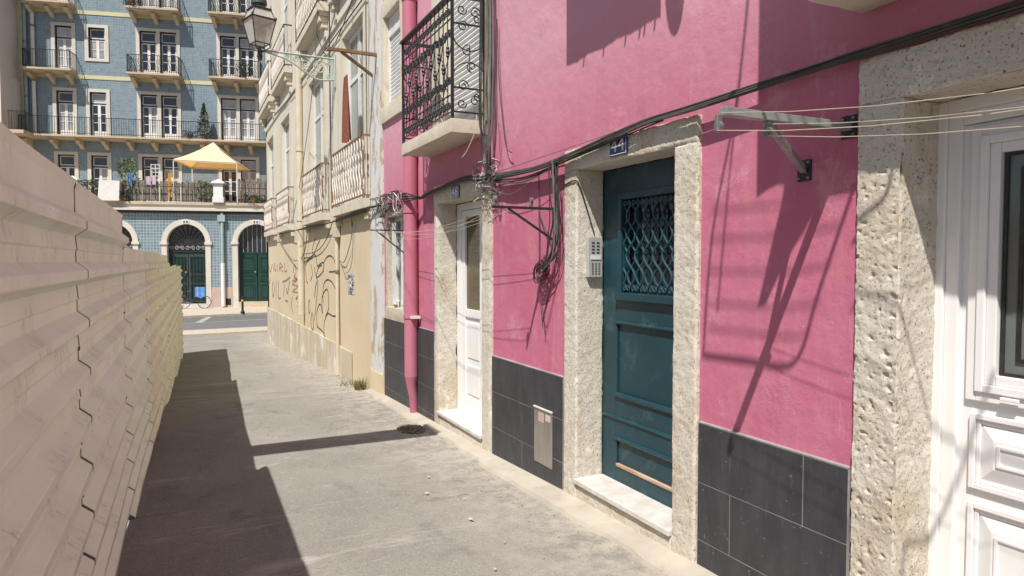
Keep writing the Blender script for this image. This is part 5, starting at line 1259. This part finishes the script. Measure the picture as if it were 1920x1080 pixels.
plant('tall dark cone shaped climbing plant on the long balcony', -.25, -.62, 8.62, 700, .55, .2, 2.1, .07, 'leaf_dark', 5, lambda t_: 1-.92*t_)
plant('low reddish potted plant on the long balcony left of the cone shaped one', -1.0, -.7, 8.62, 160, .40, .15, .5, .06, 'leaf_dark', 6)
plant('round dark potted plant on the right hand balcony behind the lantern', 2.0, -.7, 12.24, 300, .45, .15, .95, .06, 'leaf_dark', 7)
plant('trailing plants on the upper middle balcony', -3.9, -.75, 15.90, 300, .5, .1, 1.2, .07, 'leaf_dark', 8); plant('small plant in a terracotta pot on the upper left balcony', -7.9, -.8, 15.90, 90, .2, .2, .5, .06, 'terracotta', 9)
plant('straggly plants behind the brown screen on the right of the terrace', 2.9, TY+.1, TZ, 260, .6, .05, .5, .07, 'leaf_dark', 10)

# ================================================================ far left beige house
lh = thing('beige_house', 'plain beige house wall at the far left beyond the hoarding', 'house', W(-9.93, -2.1, 0), BR)
link('wall', BX(-12, 0, 0, 2.8, -1.1, 18.5), 'beige_house', lh); link('roof', BX(-12, .12, -.12, 2.8, 18.5, 18.8), 'ochre_stone_far', lh)
link('white_corner', BX(-12, -.25, -.04, -.001, -1.1, 18.4), 'white_house', lh); link('wall_strip', BX(.001, .10, 1.2, 2.05, -1.1, 11.6), 'beige_house', lh)

# ================================================================ cross street furniture
bo = thing('bollard', 'black bollard with a yellow band at the kerb before the green double door', 'bollard', (2.62, 35.2, -.90))
P('post', MB().lathe(2.62, 35.2, [(.10, -.90), (.10, -.82), (.055, -.78), (.05, -.25)], 10), 'black_iron', bo, smooth=True); P('band', MB().lathe(2.62, 35.2, [(.062, -.33), (.062, -.24)], 10), 'hydrant_yellow', bo)
P('head', MB().lathe(2.62, 35.2, [(.055, -.24), (.075, -.18), (.06, -.12), (.02, -.09)], 10), 'black_iron', bo, smooth=True)
mcx = W(AR[1][0]+.5, D0-.75, -.90)
bk = thing('parked_bicycle', 'dark bicycle with a blue cloth over its rear parked before the left arched door', 'bicycle', mcx, BR)
for u in (-.52, .52):
    wl = link('wheel', MB().tube([(u+.33*math.cos(PI*k/12), 0, .34+.33*math.sin(PI*k/12)) for k in range(25)], .02, 5), 'black_iron', bk)
    for k in range(8): link('spoke', MB().tube([(u, 0, .34), (u+.33*math.cos(PI*k/4), 0, .34+.33*math.sin(PI*k/4))], .004, 4), 'galvanised', wl)
link('bike_frame', MB().tube([(-.52, 0, .34), (-.1, 0, .30), (.38, 0, .78), (-.2, 0, .80), (-.1, 0, .30)], .02, 6).tube([(.52, 0, .34), (.38, 0, .78), (.35, 0, .95)], .018, 6).tube([(-.2, 0, .8), (-.52, 0, .34)], .012, 5), 'dark_metal', bk)
link('handlebar', MB().tube([(.28, -.27, .98), (.36, -.1, 1.0), (.36, .1, 1.0), (.28, .27, .98)], .014, 5), 'galvanised', bk); link('saddle', MB().box(-.34, -.10, -.07, .07, .88, .94), 'dark_metal', bk, bevel=.02)
mb = MB()
for k in range(9):
    for j in range(5): mb.v.append((.12+.52*k/8, -.30+.03*math.sin(k*1.7), 1.15-.55*j/4+.05*math.sin(k*1.1)*(j > 2)))
for k in range(8):
    for j in range(4): a = k*5+j; mb.f.append((a, a+1, a+6, a+5))
o = tag(link('blue_cloth', mb, 'blue_cloth', loc=mcx, smooth=True), 'bright blue cloth thrown over the bicycle at the left arched door', 'cloth'); o.rotation_euler.z = BR

# ================================================================ weeds, dirt, litter
def clump(label, x, y, r, n, h, seed, mat='dry_grass'):
    r3 = random.Random(seed); mb = MB(); z = ground_z(y)
    for i in range(n):
        a = r3.uniform(0, 6.28); q = r*r3.random()**.7; bx, by = q*math.cos(a)*.6, q*math.sin(a); hh = h*r3.uniform(.4, 1)*(1-.4*q/r); lx, ly = r3.uniform(-.5, .5)*hh, r3.uniform(-.5, .5)*hh; w_ = .004+.003*r3.random()
        mb.add([(bx-w_, by-w_, 0), (bx+w_, by+w_, 0), (bx+lx*.5+w_*.6, by+ly*.5+w_*.6, hh*.6), (bx+lx*.5-w_*.6, by+ly*.5-w_*.6, hh*.6), (bx+lx, by+ly, hh)], [(0, 1, 2, 3), (3, 2, 4)])
    return tag(link('weed_clump', mb, mat, loc=(x, y, z)), label, 'weeds')
clump('tuft of green and dry weeds at the foot of the cream wall by the pilaster', WX-.12, 9.70, .15, 120, .24, 1)
clump('sparse dry weeds spreading along the foot of the cream wall', WX-.12, 10.25, .30, 60, .13, 2)
mb = MB(); r3 = random.Random(4)
for i in range(170):
    a = r3.uniform(0, 6.28); q = r3.random()**.6; x, y = .13*q*math.cos(a), .20*q*math.sin(a); s = r3.uniform(.006, .016); z = .01+.025*(1-q)
    mb.box(x-s, x+s, y-s*.8, y+s*.8, z-s*.5, z+s*.6)
o = tag(link('debris_heap', mb, 'debris', loc=(2.10, 6.72, ground_z(6.72))), 'small dark heap of leaves and grit on the asphalt near the downpipe', 'debris'); o['kind'] = 'stuff'
mb = MB()
for i in range(260):
    y = r3.uniform(1.2, 12); x = 2.16-abs(r3.gauss(0, .22)); s = r3.uniform(.002, .005)
    if x < .7: continue
    mb.box(x-s, x+s, y-s, y+s, ground_z(y)+.0, ground_z(y)+s*1.2+.006)
link('loose_grit', mb, 'gutter_concrete', kind='stuff')
litter = [(1.55, 4.6, .05, .03), (1.74, 4.35, .035, .02), (1.62, 3.95, .04, .05), (1.45, 3.2, .02, .03), (1.9, 5.6, .03, .02), (1.7, 5.0, .02, .06)]
for (x, y, a, b), lb in zip(litter, ('flattened white paper scrap on the asphalt, largest of the scraps', 'small pale scrap right of the largest paper scrap', 'pale elongated scrap on the asphalt before the meter cover', 'tiny pale scrap nearest to the camera', 'small pale scrap near the dark leaf heap', 'narrow pale scrap on the asphalt near the white glazed door')):
    n = 13; mb = MB(); z = ground_z(y)+.014; a *= .45; b *= .45
    mb.add([(a*math.cos(2*PI*k/n)*r3.uniform(.35, 1.25), b*math.sin(2*PI*k/n)*r3.uniform(.35, 1.25), .002) for k in range(n)], [tuple(range(n))])
    tag(link('paper_scrap', mb, 'chalk_white', loc=(x, y, z)), lb, 'litter', 'pale scraps on the alley asphalt')
